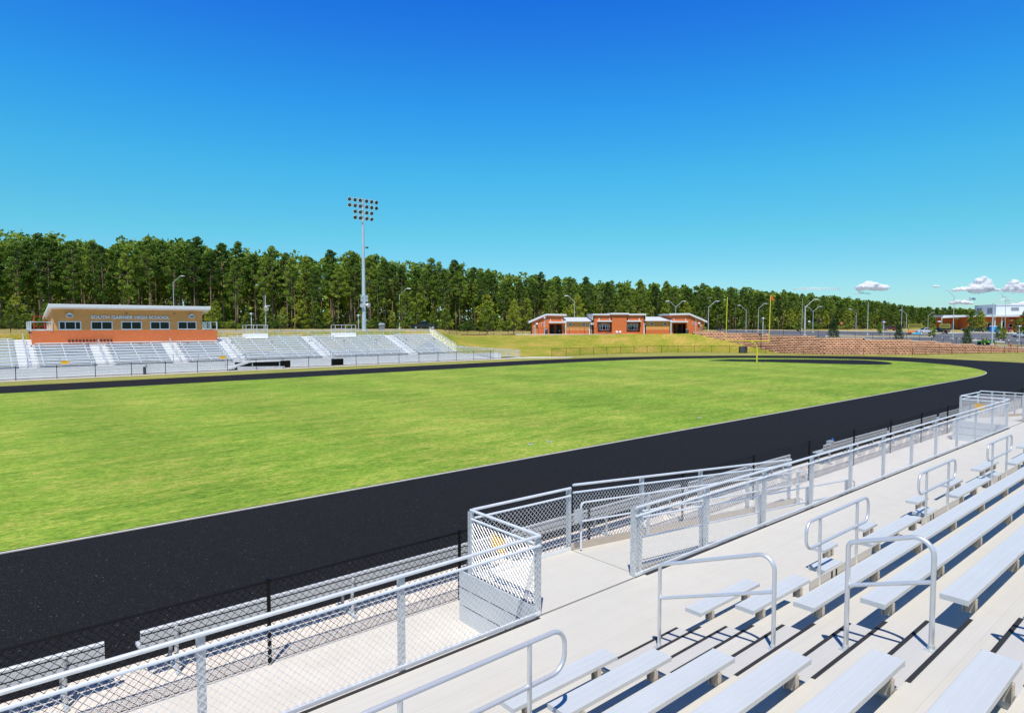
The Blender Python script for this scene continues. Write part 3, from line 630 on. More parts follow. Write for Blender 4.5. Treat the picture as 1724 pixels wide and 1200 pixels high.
for x, y, lb in ((17.63, 19.54, 'left of the close pair of sprinkler lids in the turf near the track'), (18.69, 19.51, 'right of the close pair of sprinkler lids in the turf near the track'), (29.6, 19.4, 'lone sprinkler lid in the turf beyond the close pair')):
    r = empty('sprinkler_cover', (x, y, .045), 0, lb, 'sprinkler', 'sprinkler lids in the turf')
    MB().tube([(0, 0, 0), (0, 0, .03)], .11, 14).build('lid', M['sprk'], r); MB().tube([(0, 0, .03), (0, 0, .045)], .05, 10).build('nozzle', M['grey'], r)
# ------------------------------------------------------------------ goal post
g = empty('goal_post', (78.6, 43.03, .04), 0, 'yellow goose-neck football goal post with a small ribbon on one upright', 'goal post')
MB().tube([(.0, .0, 0), (0, 0, 1.75)]+[(-1.6*(1-math.cos(a)), .5*(1-math.cos(a)), 1.75+1.05*math.sin(a)) for a in [math.pi/2*k/8 for k in range(1, 9)]], .08, 12).build('neck', M['yellow'], g, True)
MB().tube([(-1.6, -2.43, 2.82), (-1.6, 3.57, 2.82)], .056, 12).build('crossbar', M['yellow'], g, True)
MB().tube([(-1.6, -2.43, 2.76), (-1.57, -2.55, 8.62)], .045, 12).build('upright', M['yellow'], g, True)
MB().tube([(-1.6, 3.57, 2.76), (-1.57, 3.46, 8.58)], .045, 12).build('upright', M['yellow'], g, True)
MB().add([(-1.57, -2.58, 8.6), (-1.57, -2.85, 8.4), (-1.55, -3.05, 7.9), (-1.55, -2.8, 7.85), (-1.56, -2.56, 8.15)], [(0, 1, 2, 3, 4)]).add([(-1.55, -2.58, 8.6), (-1.54, -2.75, 8.35), (-1.52, -2.9, 8.05), (-1.53, -2.56, 8.25)], [(0, 1, 2, 3)]).build('ribbon', M['orange'], g)

# ------------------------------------------------------------------ visitor stand
VD = .88; VR = .70; VZ = .255
vy = lambda k: 75.05+VR*k
vz = lambda k: 1.30+VZ*k
M['vseat'] = flat('visitor_seat', (.80, .83, .86), .4, .05, .03); M['vdeck'] = flat('visitor_deck', (.58, .585, .58), .55, 0, .06); M['fascia'] = flat('fascia_white', (.68, .71, .73), .45, 0, .025, 1)
vs_ = empty('visitor_grandstand', (0, 0, 0), 0, 'white decked visitor grandstand across the field, below the wood', 'grandstand')
MB().box(-20, 53.5, 73.3, 75.36, VD-.05, VD).build('walkway', M['vdeck'], vs_)
SEC = [(-20, 3.6), (5.2, 9.8), (11.4, 16.6), (18.2, 22.7), (24.3, 33.3), (34.9, 45.5), (47.1, 53.4)]
M['vriser'] = flat('visitor_riser', (.82, .83, .84), .45, 0, .04)
for k in range(10):
    y0 = vy(k)+.30; z = VD+VZ*(k+1)
    MB().box(-20, 53.5, y0, y0+VR-.01, z-.05, z).build('tread', M['vdeck'], vs_); MB().box(-20, 53.5, y0-.012, y0-.001, z-VZ+.07, z-.01).build('riser', M['vriser'], vs_)
for i, ((a, b), (c, d)) in enumerate(zip(SEC[:-1], SEC[1:])):
    m_ = MB()
    for k in range(10): m_.box(b+.1, c-.1, vy(k)-.02, vy(k)+.297, VD+VZ*k+.003, VD+VZ*(k+.5))
    m_.build('aisle_steps', M['vdeck'], vs_)
for a, b in ((-20, 22.4), (28.6, 33.6), (35.2, 60.2)):
    m_ = MB()
    for z0 in (.06, .325, .59): m_.box(a, b, 73.22, 73.26, z0, z0+.25)
    m_.build('fascia_panel', M['fascia'], vs_)
for x in np.arange(-19, 53.6, 4.8):
    MB().box(x-.06, x+.06, 73.5, 73.62, 0, VD-.05).beam((x, 73.56, .5), (x, 80.06, .5), .08, .1).box(x-.06, x+.06, 80, 80.12, 0, 2.9).build('support_frame', M['dkgrey'], vs_)
MB().box(22.4, 53.5, 75.2, 75.25, 0, VD-.05).build('back_skirt', M['dkgrey'], vs_)
secn = ['section at the left edge', 'narrow second section', 'third section under the press box', 'fourth section under the press box', 'fifth section below the first platform', 'sixth section below the light pole', 'right end section']
first = {}
for si, (a, b) in enumerate(SEC):
    for k in range(10):
        if k > 7 and b < 23 and b > 5: continue
        L = b-a; m_ = MB().box(0, L, 0, .26, -.045, 0)
        for x in np.arange(.4, L-.2, 1.9): m_.box(x-.04, x+.04, .03, .22, -.24, -.046)
        o = m_.build('stand_bench', M['vseat'], None, loc=(a, vy(k), vz(k)))
        tag(o, ORD[k]+' row bench of the visitor stand, '+secn[si], 'bench', 'benches of the visitor stand')
for i, ((a, b), (c, d)) in enumerate(zip(SEC[:-1], SEC[1:])):
    x = (b+c)/2; r = empty('stair_handrail', (x, vy(0), vz(0)-.43), 0, ['first', 'second', 'third', 'fourth', 'fifth', 'sixth'][i]+' aisle handrail of the visitor stand, counted from the left', 'handrail', 'aisle handrails of the visitor stand')
    for k in (0, 2.4, 4.8, 7.2):
        if k > 6 and 5 < x < 20: continue
        pts = [(0, VR*k, VZ*k), (0, VR*k, VZ*k+.85), (0, VR*k+.1, VZ*k+.95), (0, VR*(k+1.7)-.1, VZ*(k+1.7)+.93), (0, VR*(k+1.7), VZ*(k+1.7)+.82), (0, VR*(k+1.7), VZ*(k+1.7))]
        MB().tube(pts, .028, 6).tube([(0, VR*k, VZ*k+.5), (0, VR*(k+1.7), VZ*(k+1.7)+.5)], .022, 6).build('hoop', M['rail'], r, True)
for a, b, lab in ((-19.9, 23.6, 'guard rail along the front of the visitor stand, left part'), (26.2, 53.4, 'guard rail along the front of the visitor stand, right part')):
    n_ = int((b-a)/2.3); guard('stand_guard', [(a, 73.36, VD), (b, 73.36, VD)], lab, 'guards of the visitor stand', [(a+(b-a)*k/n_, 73.36, VD) for k in range(n_+1)], 1.07, .95, post=.03, pitch=.1, wire=.0026)
guard('stand_guard', [(53.55, 75.2, VD+.1), (53.55, 82.2, vz(9)-.1)], 'sloping guard rail at the right end of the visitor stand', 'guards of the visitor stand', [(53.55, 75.2+1.16*k, VD+.1+k*.38) for k in range(7)], 1.15, 1.0, post=.035, pitch=.1, wire=.0028)
guard('stand_guard', [(53.6, 74.9, VD-.05), (63.6, 73.4, .08)], 'long sloping guard of the ramp leaving the right end of the visitor stand', 'guards of the visitor stand', [(53.6+2*k, 74.9-.3*k, VD-.05-.16*k) for k in range(6)], 1.05, .92, post=.035, pitch=.1, wire=.0028)
guard('stand_guard', [(53.6, 73.3, VD-.05), (63.6, 72.9, .08)], 'front guard of the ramp at the right end of the visitor stand', 'guards of the visitor stand', [(53.6+2*k, 73.3-.08*k, VD-.05-.16*k) for k in range(6)], 1.05, .92, post=.035, pitch=.1, wire=.0028)
guard('stand_guard', [(23.0, 82.2, vz(9)-.3), (53.4, 82.2, vz(9)-.3)], 'low rail along the back of the visitor stand', 'guards of the visitor stand', [(23.0+2.53*k, 82.2, vz(9)-.3) for k in range(13)], .95, .8, post=.03, pitch=.12, wire=.0025)
r = empty('exit_ramp', (53.5, 0, 0), 0, 'pale ramp leading off the right end of the visitor stand', 'ramp')
MB().prism([(0, .80), (0, .88), (10.1, .03), (10.1, .0)], 'y', 73.35, 74.8).build('ramp_deck', M['vdeck'], r)
r = empty('entry_stair', (21.4, 72.55, 0), 0, 'short aluminium stair with sloping stringers at the dark opening of the visitor stand', 'stair')
for y in (0, .62): MB().prism([(0, .05), (0, .25), (2.5, 1.05), (2.5, .82)], 'y', y, y+.05).build('stringer', M['white'], r)
m_ = MB()
for k in range(6): m_.box(.2+.4*k, .6+.4*k, .06, .6, .12+.13*k, .16+.13*k)
m_.build('treads', M['vdeck'], r)
for y in (.02, .64): MB().tube([(0, y, .1), (0, y, 1.0), (2.5, y, 1.85), (2.5, y, .95)], .028, 6).build('handrail', M['rail'], r, True)
r = empty('stair_landing', (24.0, 72.5, 0), 0, 'white landing panels before the dark opening of the visitor stand', 'landing')
MB().box(0, 3.2, .05, .72, .80, .86).build('landing_deck', M['vdeck'], r); MB().prism([(-1.6, .06), (-1.6, .42), (3.6, .26), (3.6, .03)], 'y', -.2, -.16).build('side_panel', M['white'], r)
for x in (.1, 3.1): MB().box(x-.05, x+.05, .1, .2, 0, .8).build('leg', M['galv'], r)
for (u, y, z, lab) in ((108, 73.34, 1.42, 'small yellow sign on the visitor stand guard, left one'), (374, 73.34, 1.42, 'small yellow sign on the visitor stand guard, right one')):
    x = y*0+ (aim(u, Dline(u, y))[0]); rr = empty('yellow_sign', (x, y-.06, z), 0, lab, 'sign'); MB().box(-.3, .3, -.005, .005, -.15, .15).build('plate', M['sign_y'], rr)
def camplat(u0, u1, lab):
    x0 = aim(u0, Dline(u0, 81.2))[0]; x1 = aim(u1, Dline(u1, 81.2))[0]; r = empty('camera_platform', (x0, 80.9, 0), 0, lab, 'platform', 'white platforms on the visitor stand'); L = x1-x0
    MB().box(0, L, 0, 1.3, 3.25, 3.85).build('deck_box', M['white'], r)
    for xx in (.03, L/2, L-.03):
        for yy in (.03, 1.27): MB().box(xx-.03, xx+.03, yy-.03, yy+.03, 3.85, 4.9).build('post', M['rail'], r)
    for zz, nm in ((4.9, 'top_rail'), (4.4, 'mid_rail')): MB().tube([(.03, .03, zz), (L-.03, .03, zz), (L-.03, 1.27, zz), (.03, 1.27, zz)], .03, 6, closed=True).build(nm, M['rail'], r)
camplat(413, 450, 'white railed platform box atop the visitor stand right of the press box'); camplat(563, 598, 'white railed platform box atop the visitor stand left of the light pole')
r = empty('drinks_cooler', (aim(242, Dline(242, 72.6))[0], 72.6, 0), 0, 'small grey water cooler standing in front of the visitor stand', 'cooler')
MB().tube([(0, 0, 0), (0, 0, .75)], .14, 10).build('stand', M['dkgrey'], r); MB().tube([(0, 0, .75), (.12, 0, .98)], .2, 10).build('basin', M['galv'], r)
# ------------------------------------------------------------------ press box
pb = empty('press_box', (0, 80.3, 0), 0, 'brick press box with white mono-pitch roof lettered above its window row', 'building')
def wallwin(x0, x1, z0, z1, y, wins):                        # wall face with openings, plus reveals
    b = MB(); xs = sorted([x0, x1]+[c for w_ in wins for c in w_[:2]])
    wz0, wz1 = wins[0][2], wins[0][3]
    b.box(x0, x1, y, y+.2, z0, wz0); b.box(x0, x1, y, y+.2, wz1, z1)
    e = [x0]+[c for w_ in sorted(wins) for c in w_[:2]]+[x1]
    for i in range(0, len(e), 2): b.box(e[i], e[i+1], y, y+.2, wz0, wz1)
    return b
WIN = [(7.32, 9.25, 4.42, 5.32), (10.10, 12.07, 4.42, 5.32), (12.87, 14.83, 4.42, 5.32), (15.64, 17.61, 4.42, 5.32), (18.43, 20.41, 4.42, 5.32)]
b = wallwin(6.8, 21.05, 4.36, 6.75, 0, WIN)
b.prism([(.2, 4.36), (.2, 6.72), (5.0, 5.75), (5.0, 4.36)], 'x', 6.8, 7.0); b.prism([(.2, 4.36), (.2, 6.72), (5.0, 5.75), (5.0, 4.36)], 'x', 20.85, 21.05); b.box(7, 20.85, 4.8, 5.0, 4.36, 5.75)
b.build('upper_wall', M['brick_t'], pb)
MB().box(5.1, 22.65, -.03, 5.0, 2.7, 4.357).build('base_wall', M['brick_o'], pb)
MB().box(5.4, 22.6, -.06, -.032, 3.02, 3.12).build('ledge', M['soffit'], pb)
rp_ = [(-.78, 6.72), (-.78, 7.02), (-.70, 7.06), (5.9, 5.78), (5.9, 5.50)]
MB().prism(rp_, 'x', 6.45, 21.78).build('roof', M['roof_w'], pb)
MB().prism([(-.76, 6.716), (.0, 6.565), (.0, 6.555), (-.76, 6.706)], 'x', 6.5, 21.74).build('soffit', M['soffit'], pb)
for i, (x0, x1, z0, z1) in enumerate(WIN):
    fr = MB(); t_ = .09
    fr.box(x0, x1, -.02, .08, z0, z0+t_).box(x0, x1, -.02, .08, z1-t_, z1).box(x0, x0+t_, -.02, .08, z0+t_, z1-t_).box(x1-t_, x1, -.02, .08, z0+t_, z1-t_)
    for q in ([.29, .74] if i == 0 else [.5]): xm = x0+(x1-x0)*q; fr.box(xm-.035, xm+.035, -.015, .075, z0+t_, z1-t_)
    wo_ = fr.build('window', M['frame'], pb); MB().box(x0+t_, x1-t_, .03, .045, z0+t_, z1-t_).build('pane', M['glass'], wo_)
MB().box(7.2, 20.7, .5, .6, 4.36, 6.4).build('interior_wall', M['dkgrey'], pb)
for x in (8.25, 19.85):
    lo = MB().prism([(x-.28, 5.72), (x+.28, 5.72), (x+.28, 6.0), (x, 6.2), (x-.28, 6.0)], 'y', -.38, -.02).build('loudspeaker', M['white'], pb)
    MB().box(x-.22, x+.22, -.40, -.383, 5.76, 5.98).build('grille', M['grey'], lo)
for x in (13.4, 18.1): MB().disc((x, -.06, 6.2), (0, -1, -.3), .07, 10, .1).build('floodlight', M['dkgrey'], pb)
for xa, xb in ((5.0, 6.75), (21.1, 22.6)):
    m_ = MB().tube([(xa, -.02, 5.25), (xb, -.02, 5.25), (xb, 4.8, 5.25), (xa, 4.8, 5.25)], .05, 6, closed=True).tube([(xa, -.02, 4.45), (xb, -.02, 4.45), (xb, 4.8, 4.45), (xa, 4.8, 4.45)], .05, 6, closed=True)
    for xx in (xa, xb):
        for yy in (-.02, 2.4, 4.8): m_.box(xx-.06, xx+.06, yy-.06, yy+.06, 4.3, 5.3)
    if xa > 20: m_.box(xa+.35, xa+.45, -.04, 0, 4.45, 5.25).box(xa+.6, xa+.7, -.04, 0, 4.45, 5.25)
    m_.build('balcony_rail', M['rail'], pb)
MB().box(5.15, 6.78, .02, 4.9, 4.36, 4.40).build('balcony_slab', M['kerb'], pb)
m_ = MB()
for x in (5.6, 6.5): m_.box(x-.04, x+.04, 4.6, 4.68, 4.36, 5.9)
for z in (5.86, 5.3, 4.8): m_.box(5.6, 6.5, 4.6, 4.66, z-.04, z)
m_.build('stair_rail', M['red'], pb)
fc = bpy.data.curves.new('lettering', 'FONT'); fc.body = 'SOUTH GARNER HIGH SCHOOL'; fc.size = .46; fc.extrude = .03; fc.offset = .012; fc.align_x = 'CENTER'; fc.space_character = 1.02
fo = bpy.data.objects.new('lettering', fc); col.objects.link(fo); fo.parent = pb; fo.location = (13.85, -.05, 5.60); fo.rotation_euler = (rad(90), 0, 0)
fc.materials.append(flat('letter_metal', (.70, .76, .82), .4, .1, .03)); bpy.context.view_layer.update(); wd = fo.dimensions.x
me_ = bpy.data.meshes.new_from_object(fo.evaluated_get(bpy.context.evaluated_depsgraph_get())); lt = bpy.data.objects.new('lettering', me_); col.objects.link(lt); lt.parent = pb; lt.location = fo.location; lt.rotation_euler = fo.rotation_euler
lt.scale = (7.5/max(wd, .1), 1, 1); bpy.data.objects.remove(fo); lt.name = 'lettering'
for k in range(13):
    x = 8.15+.31*k; r = empty('folding_chair', (x, 79.85, vz(7)-.02), 0, 'small dark folding chair in the line below the press box', 'chair', 'dark chairs below the press box')
    MB().box(-.10, .10, .14, .18, .12, .36).build('backrest', M['dark'], r); MB().box(-.10, .10, -.04, .16, .06, .09).build('seat', M['red'], r)
# ------------------------------------------------------------------ stadium light
lp = empty('stadium_light', (44.65, 86, 3.7), 0, 'very tall grey floodlight mast carrying four lamp tiers behind the visitor stand', 'light mast')
MB().tube([(0, 0, 0), (0, 0, 9), (0, 0, 19.6)], .33, 14, .14).build('mast', M['bigpole'], lp, True)
L6 = [-2.18, -1.33, -.52, .48, 1.27, 2.05]; ROWS = [(19.25, L6), (18.42, L6), (17.58, L6[1:5]), (16.75, L6[1:5])]
for ri, (z, xs) in enumerate(ROWS):
    z += .2; MB().beam((xs[0]-.2, -.15, z), (xs[-1]+.2, -.15, z), .07, .09).build('crossarm', M['galv'], lp)
    for k, x in enumerate(xs):
        a = Vector((.25*(x/2.4)-.15, -.86, -.30 if ri < 3 else -.5)).normalized(); c = Vector((x, -.25, z-.26))
        h = MB().tube([c-a*.26, c-a*.12, c+a*.02, c+a*.10], .1, 14, .30).build('floodlight', M['white'], lp, True)
        MB().tube([c+a*.098, c+a*.106], .235, 14).build('lens', M['lampglass'], h); MB().disc(c+a*.112, a, .07, 10, .02).build('bulb', M['grey'], h)
        MB().tube([(x, -.15, z), (x, -.2, z-.24)], .03, 6).build('bracket', M['galv'], h)
for x in (-.36, .36):
    for zz in (5.35, 4.85): MB().box(x-.16, x+.16, -.3, -.02, zz-.22, zz+.2).build('ballast_box', M['galv'], lp)
    sp_ = MB().tube([(x*1.1, -.1, 4.2), (x*1.5, -.5, 4.05)], .16, 10, .34).build('horn_speaker', M['white'], lp, True)
MB().tube([(0, 0, 12.4), (.5, -.1, 12.5)], .03, 6).box(.4, .72, -.25, 0, 12.4, 12.62).build('camera_arm', M['dkgrey'], lp)
# ------------------------------------------------------------------ lamp posts
def lamp_post(u, D, vtop, arms, label, r0=.11, arm=2.2, vb=None):
    x, y, z = place(u, D); H = zat(vtop, D)-z; o = empty('lamp_post', (x, y, z), PSI-math.pi/2, label, 'lamp post', 'lamp posts round the car park')
    ah = 1.25 if arms else 0
    MB().tube([(0, 0, 0), (0, 0, H-ah)], r0, 10, r0*.6).build('pole', M['pole'], o, True)
    MB().tube([(0, 0, 0), (0, 0, .5)], r0*2.3, 10).build('footing', M['kerb'], o)
    for sg in arms:
        a = MB().tube([(0, 0, H-ah-.1), (sg*arm*.30, 0, H-ah+.45), (sg*arm*.62, 0, H-.12), (sg*arm*.75, 0, H)], .045, 8).build('arm', M['pole'], o, True)
        MB().tube([(sg*arm*.72, 0, H), (sg*arm*.9, 0, H+.02), (sg*arm*1.1, 0, H-.06)], .07, 8, .05).box(sg*arm*.9-.3, sg*arm*.9+.3, -.12, .12, H-.10, H-.03).build('luminaire', M['pole'], a)
    return o
def path_lamp(u, D, vtop, label):
    x, y, z = place(u, D); H = zat(vtop, D)-z; o = empty('path_lamp', (x, y, z), 0, label, 'path lamp', 'low path lamps')
    MB().tube([(0, 0, 0), (0, 0, H-.12)], .075, 8).build('pole', M['pole'], o, True); MB().tube([(0, 0, H-.3), (0, 0, H-.14)], .15, 10).build('lens', M['frame'], o); MB().tube([(0, 0, H-.13), (0, 0, H)], .36, 12, .3).build('lamp_cap', M['chrome'], o, True)
for a in [(967, 152, 498, (-1,), 'lamp post with one left arm, behind the left wing of the field house'), (1137, 150, 507, (-1, 1), 'lamp post with two arms, behind the right wing of the field house'), (1192, 140, 507, (1,), 'lamp post just right of the field house'),
          (1255.5, 172, 514, (-1,), 'lamp post with a left arm seen between the goal uprights'), (1276, 172, 511, (1,), 'lamp post with a right arm seen between the goal uprights'), (1349.5, 240, 502, (), 'plain tall pole left of the stout lamp post'),
          (1354.5, 113.5, 504, (1,), 'stout lamp post with a right arm standing right on the wall top'), (1368, 172, 516, (-1, 1), 'lamp post with two arms just right of the stout one'), (1440.5, 190, 520, (-1,), 'lamp post with a left arm by the yellow-green tree'),
          (1460, 150, 508, (), 'plain tall grey pole in the car park'), (1517, 185, 516, (), 'plain thick pole left of the yellow banner'), (1525, 205, 522, (-1,), 'lamp post with a left arm beside the thick pole'),
          (1561.5, 250, 526, (1,), 'lamp post with a right arm above the silver pickup'), (1604, 146, 489, (-1, 1), 'tall lamp post with a wide V of arms right of the silver pickup'), (1670, 119, 499, (1,), 'tall bright lamp post rising beside the blue toilets'),
          (1691, 180, 494, (-1, 1), 'tall lamp post with a V of arms near the red pickup'), (294, 133, 465, (1,), 'slim lamp post rising behind the press box roof'), (673, 134, 486, (1,), 'slim white lamp post in front of the wood, right of the light mast')]:
    lamp_post(*a, r0=.15 if a[0] in (1354.5, 1670) else .09)
path_lamp(424, 103, 527, 'low path lamp left behind the visitor stand'); path_lamp(604, 103, 530, 'low path lamp beside the tall light mast')
path_lamp(1284, 114.5, 535, 'low path lamp behind the goal post'); path_lamp(1487, 109.5, 541, 'low path lamp on the middle of the wall top'); path_lamp(1715.5, 118, 548, 'low path lamp at the right edge'); path_lamp(917, 120, 534, 'low path lamp before the left wing of the field house'); path_lamp(1171, 122, 533, 'low path lamp before the right wing of the field house')
x, y, z = place(448, 104); o = empty('speaker_pole', (x, y, z), PSI-math.pi/2, 'tall thin pole with a round white speaker head behind the visitor stand', 'pole')
H = zat(497, 104)-z; MB().tube([(0, 0, 0), (0, 0, H)], .09, 8, .06).build('pole', M['pole'], o, True); MB().tube([(0, 0, 3.55), (.15, -.2, 3.6), (.3, -.5, 3.45)], .2, 10, .42).build('speaker_horn', M['white'], o, True); MB().box(.0, .8, -.3, .1, 3.9, 4.05).build('bracket', M['galv'], o)

# ------------------------------------------------------------------ field house
FD = 122.0; RZ = PSI-math.pi/2
fx = lambda u: (u-862)/FOC*FD
fz = lambda v: zat(v, FD)
def fhroot(name, label, cat='building'): x, y = aim(862, FD); return empty(name, (x, y, 0), RZ, label, cat)
def fpoly(pts): return [(fx(u), fz(v)) for u, v in pts]
def slabline(pts, th=.32): return [(fx(u), fz(v)) for u, v in pts]+[(fx(u), fz(v)-th) for u, v in reversed(pts)]
BASE = 2.7
def wing(mirror, label):
    r = fhroot('field_house_wing', label); q = (lambda u: 2079.5-u) if mirror else (lambda u: u); dv = -1.0 if mirror else 0
    P = lambda pts: fpoly([(q(u), v+dv) for u, v in pts])
    bz = [(u, 573) for u in (0,)]
    w_ = MB(); z0 = BASE
    def facade(pts, y0, y1): w_.prism(P(pts), 'y', y0, y1)
    facade([(896, 566), (925, 566), (925, 529.5), (920, 530.5), (896, 542)], 0, .3)
    facade([(925, 545.8), (949, 545.8), (949, 530), (925, 529.5)], 0, .3); facade([(946.5, 566), (949, 566), (949, 545.8), (946.5, 545.8)], 0, .3)
    facade([(925, 566), (946.5, 566), (946.5, 545.8), (925, 545.8)], 2.2, 2.5); facade([(896, 566), (949, 566), (949, 531), (920, 531), (896, 542.5)], 8.7, 9.0)
    for u in (896.01, 948.99):
        x = fx(q(u)); xx = .28 if (u < 900) != mirror else -.28; zt = fz((542.4 if u < 900 else 531)+dv); w_.box(min(x, x+xx), max(x, x+xx), .3, 8.7, BASE, zt)
    w_.build('brick_wall', M['brick_o'], r)
    MB().prism([(a, b) for a, b in (lambda L: [(fx(q(u)), fz(v+dv)) for u, v in L]+[(fx(q(u)), fz(v+dv)-.34) for u, v in reversed(L)])([(890, 541.2), (920, 528.2), (953.5, 528.8)])], 'y', -.36, 9.4).build('roof', M['roof_w'], r)
    X = lambda a, b: sorted((fx(q(a)), fx(q(b)))); zz = lambda v: fz(v+dv)
    a, b = X(898.5, 902.5); MB().box(a, b, -.03, .02, BASE, zz(547)).build('door', M['door'], r)
    a, b = X(902, 905.5); MB().box(a, b, -.35, -.01, zz(546), zz(543.6)).build('wall_lamp', M['white'], r)
    a, b = X(911.5, 914.5); wn = MB().box(a, b, -.04, .0, zz(548), zz(543.8)).build('window', M['frame'], r); MB().box(a+.06, b-.06, -.05, -.041, zz(547.6), zz(544.3)).build('pane', M['glass'], wn)
    a, b = X(923.5, 953); MB().box(a, b, -.9, -.02, zz(543.8), zz(541.4)).build('canopy', M['roof_w'], r)
    m_ = MB()
    for u in (926.5, 946): m_.beam((fx(q(u)), -.8, zz(541.6)), (fx(q(u)), -.02, zz(537)), .06, .06)
    m_.build('canopy_hanger', M['frame'], r)
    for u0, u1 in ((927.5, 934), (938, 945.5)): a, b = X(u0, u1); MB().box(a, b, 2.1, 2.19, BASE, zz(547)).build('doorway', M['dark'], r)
    a, b = X(942.2, 944); MB().box(a, b, 1.6, 2.05, zz(558.5), zz(555.8)).build('drinking_fountain', M['white'], r)
    # tan store joined to the wing
    a, b = X(949, 992); a2, b2 = X(949, 995)
    MB().box(a, b, .1, 7.5, zz(556), zz(541.8)).build('tan_wall', M['brick_t'], r); MB().box(a, b, .05, 7.55, BASE, zz(556)-.003).build('plinth_wall', M['brick_o'], r)
    MB().prism([(-.40, zz(541.6)), (-.40, zz(540.4)), (7.9, zz(533.5)), (7.9, zz(535))], 'x', a2, b2).build('store_roof', M['roof_w'], r)
    for u0, u1 in ((957, 963), (979.5, 985.5)):
        a, b = X(u0, u1); wn = MB().box(a, b, .05, .1, zz(548), zz(544.6)).build('window', M['frame'], r); MB().box(a+.08, b-.08, .04, .049, zz(547.4), zz(545.2)).build('pane', M['glass'], wn)
    a, b = X(951.3, 952.5); MB().box(a, b, -.85, -.75, 3.0, zz(544)).build('post', M['white'], r)
    return r
wing(False, 'left brick wing of the field house with roof falling to the left'); wing(True, 'right brick wing of the field house with roof falling to the right')
fh = fhroot('field_house', 'middle brick block of the field house with two recessed windows and flat white roof')
w_ = MB(); Z = fz
w_.box(fx(1029.5), fx(1054), -.55, .3, BASE, Z(529.5)); w_.box(fx(1000), fx(1006), 0, .3, BASE, Z(531)); w_.box(fx(1077.5), fx(1083.5), 0, .3, BASE, Z(531))
for a, b in ((1006, 1029.5), (1054, 1077.5)):
    w_.box(fx(a), fx(b), 0, .3, BASE, Z(559)); w_.box(fx(a), fx(b), 0, .3, Z(541.5), Z(531)); w_.box(fx(a), fx(b), .85, 1.0, Z(559), Z(541.5)); w_.box(fx(a), fx(b), .3, .85, Z(559)-.2, Z(559)); 
w_.box(fx(1000), fx(1000)+.3, .3, 9, BASE, Z(531)); w_.box(fx(1083.5)-.3, fx(1083.5), .3, 9, BASE, Z(531)); w_.box(fx(1000), fx(1083.5), 8.8, 9.1, BASE, Z(531))
w_.build('brick_wall', M['brick_o'], fh)
MB().box(fx(997), fx(1026.3), -.3, 9.6, Z(530.8), Z(528.2)).build('roof', M['roof_w'], fh); MB().box(fx(1057.3), fx(1087), -.3, 9.6, Z(530.8), Z(528.0)).build('roof', M['roof_w'], fh)
MB().box(fx(1026.3), fx(1057.3), -.85, 9.6, Z(529.8), Z(526.9)).build('raised_roof', M['roof_w'], fh)
for u in (997.4, 1086): MB().box(fx(u)-.03, fx(u)+.06, -.28, 9.5, Z(539), Z(530.9)).build('roof_return', M['soffit'], fh)
for a, b in ((1005, 1029.2), (1054.3, 1078.5)):
    MB().box(fx(a), fx(b), -.5, -.02, Z(541.8), Z(539.4)).build('canopy', M['roof_w'], fh)
    m_ = MB()
    for u in (a+3, b-3): m_.beam((fx(u), -.45, Z(539.5)), (fx(u), -.02, Z(536)), .08, .08)
    m_.build('canopy_hanger', M['frame'], fh)
for a, b in ((1008.8, 1026.8), (1057, 1075)):
    fr = MB(); x0, x1, z0, z1 = fx(a), fx(b), Z(556), Z(545); t_ = .12; y0, y1 = .68, .85; zt = Z(548.2)
    fr.box(x0, x1, y0, y1, z0, z0+t_).box(x0, x1, y0, y1, z1-t_, z1)
    for q in (0, 1/3, 2/3, 1): xm = x0+t_/2+(x1-x0-t_)*q; fr.box(xm-t_/2, xm+t_/2, y0+.003, y1, z0+t_, z1-t_)
    for q in (1/6, 5/6): xm = x0+(x1-x0)*q; fr.box(xm-.05, xm+.05, y0+.01, y1, z0+t_, zt)
    for q in (0, 1, 2): xa = x0+t_+(x1-x0-t_)*q/3; fr.box(xa, xa+(x1-x0-t_)/3-t_, y0+.006, y1, zt-.05, zt+.05)
    wn = fr.build('window', M['frame'], fh); MB().box(x0+.05, x1-.05, .80, .83, z0+.05, z1-.05).build('pane', M['glass'], wn)
m_ = MB()
for u in (1037.5, 1043): m_.disc((fx(u), -.62, Z(558.5)), (0, -1, 0), .22, 10, .14)
m_.build('meter', M['white'], fh)
for a, b, lab in ((992, 999.7, 'white roofed gate between the left wing and the middle block'), (1083.8, 1092.5, 'white roofed gate between the middle block and the right wing')):
    r = fhroot('service_gate', lab, 'gate')
    MB().box(fx(a-2), fx(b), .3, 2.4, Z(547), Z(543)).build('roof', M['roof_w'], r); MB().box(fx(a), fx(a)+.18, .2, .4, BASE, Z(547)).build('post', M['white'], r); MB().box(fx(a+1.6), fx(a+5.5), .7, .8, BASE, Z(549)).build('door', M['door'], r)
    MB().box(fx(a+.3), fx(b-.1), 2.3, 2.4, BASE, Z(547)).build('back_panel', M['dkgrey'], r)
x, y = aim(1040, FD-1.2); 
b = MB(); xs = [fx(u) for u in range(868, 1168, 6)]
for i in range(len(xs)-1): b.box(xs[i], xs[i+1], Dtop(868+6*i+3)-FD+.25, .2, 2.6, 3.165)
o = b.build('field_house_path', M['conc']); o.location = (*aim(862, FD), 0); o.rotation_euler = (0, 0, RZ); tag(o, kind='structure')
for u, lab in ((919.5, 'dark litter bin before the left wing of the field house'), (1156.5, 'dark litter bin before the right wing of the field house')):
    x, y = aim(u, 121.75); r = empty('litter_bin', (x, y, 3.1), 0, lab, 'bin'); MB().tube([(0, 0, 0), (0, 0, .9)], .28, 12, .32).build('body', M['dkgrey'], r, True); MB().tube([(0, 0, .9), (0, 0, 1.0)], .34, 12, .2).build('lid', M['grey'], r, True)
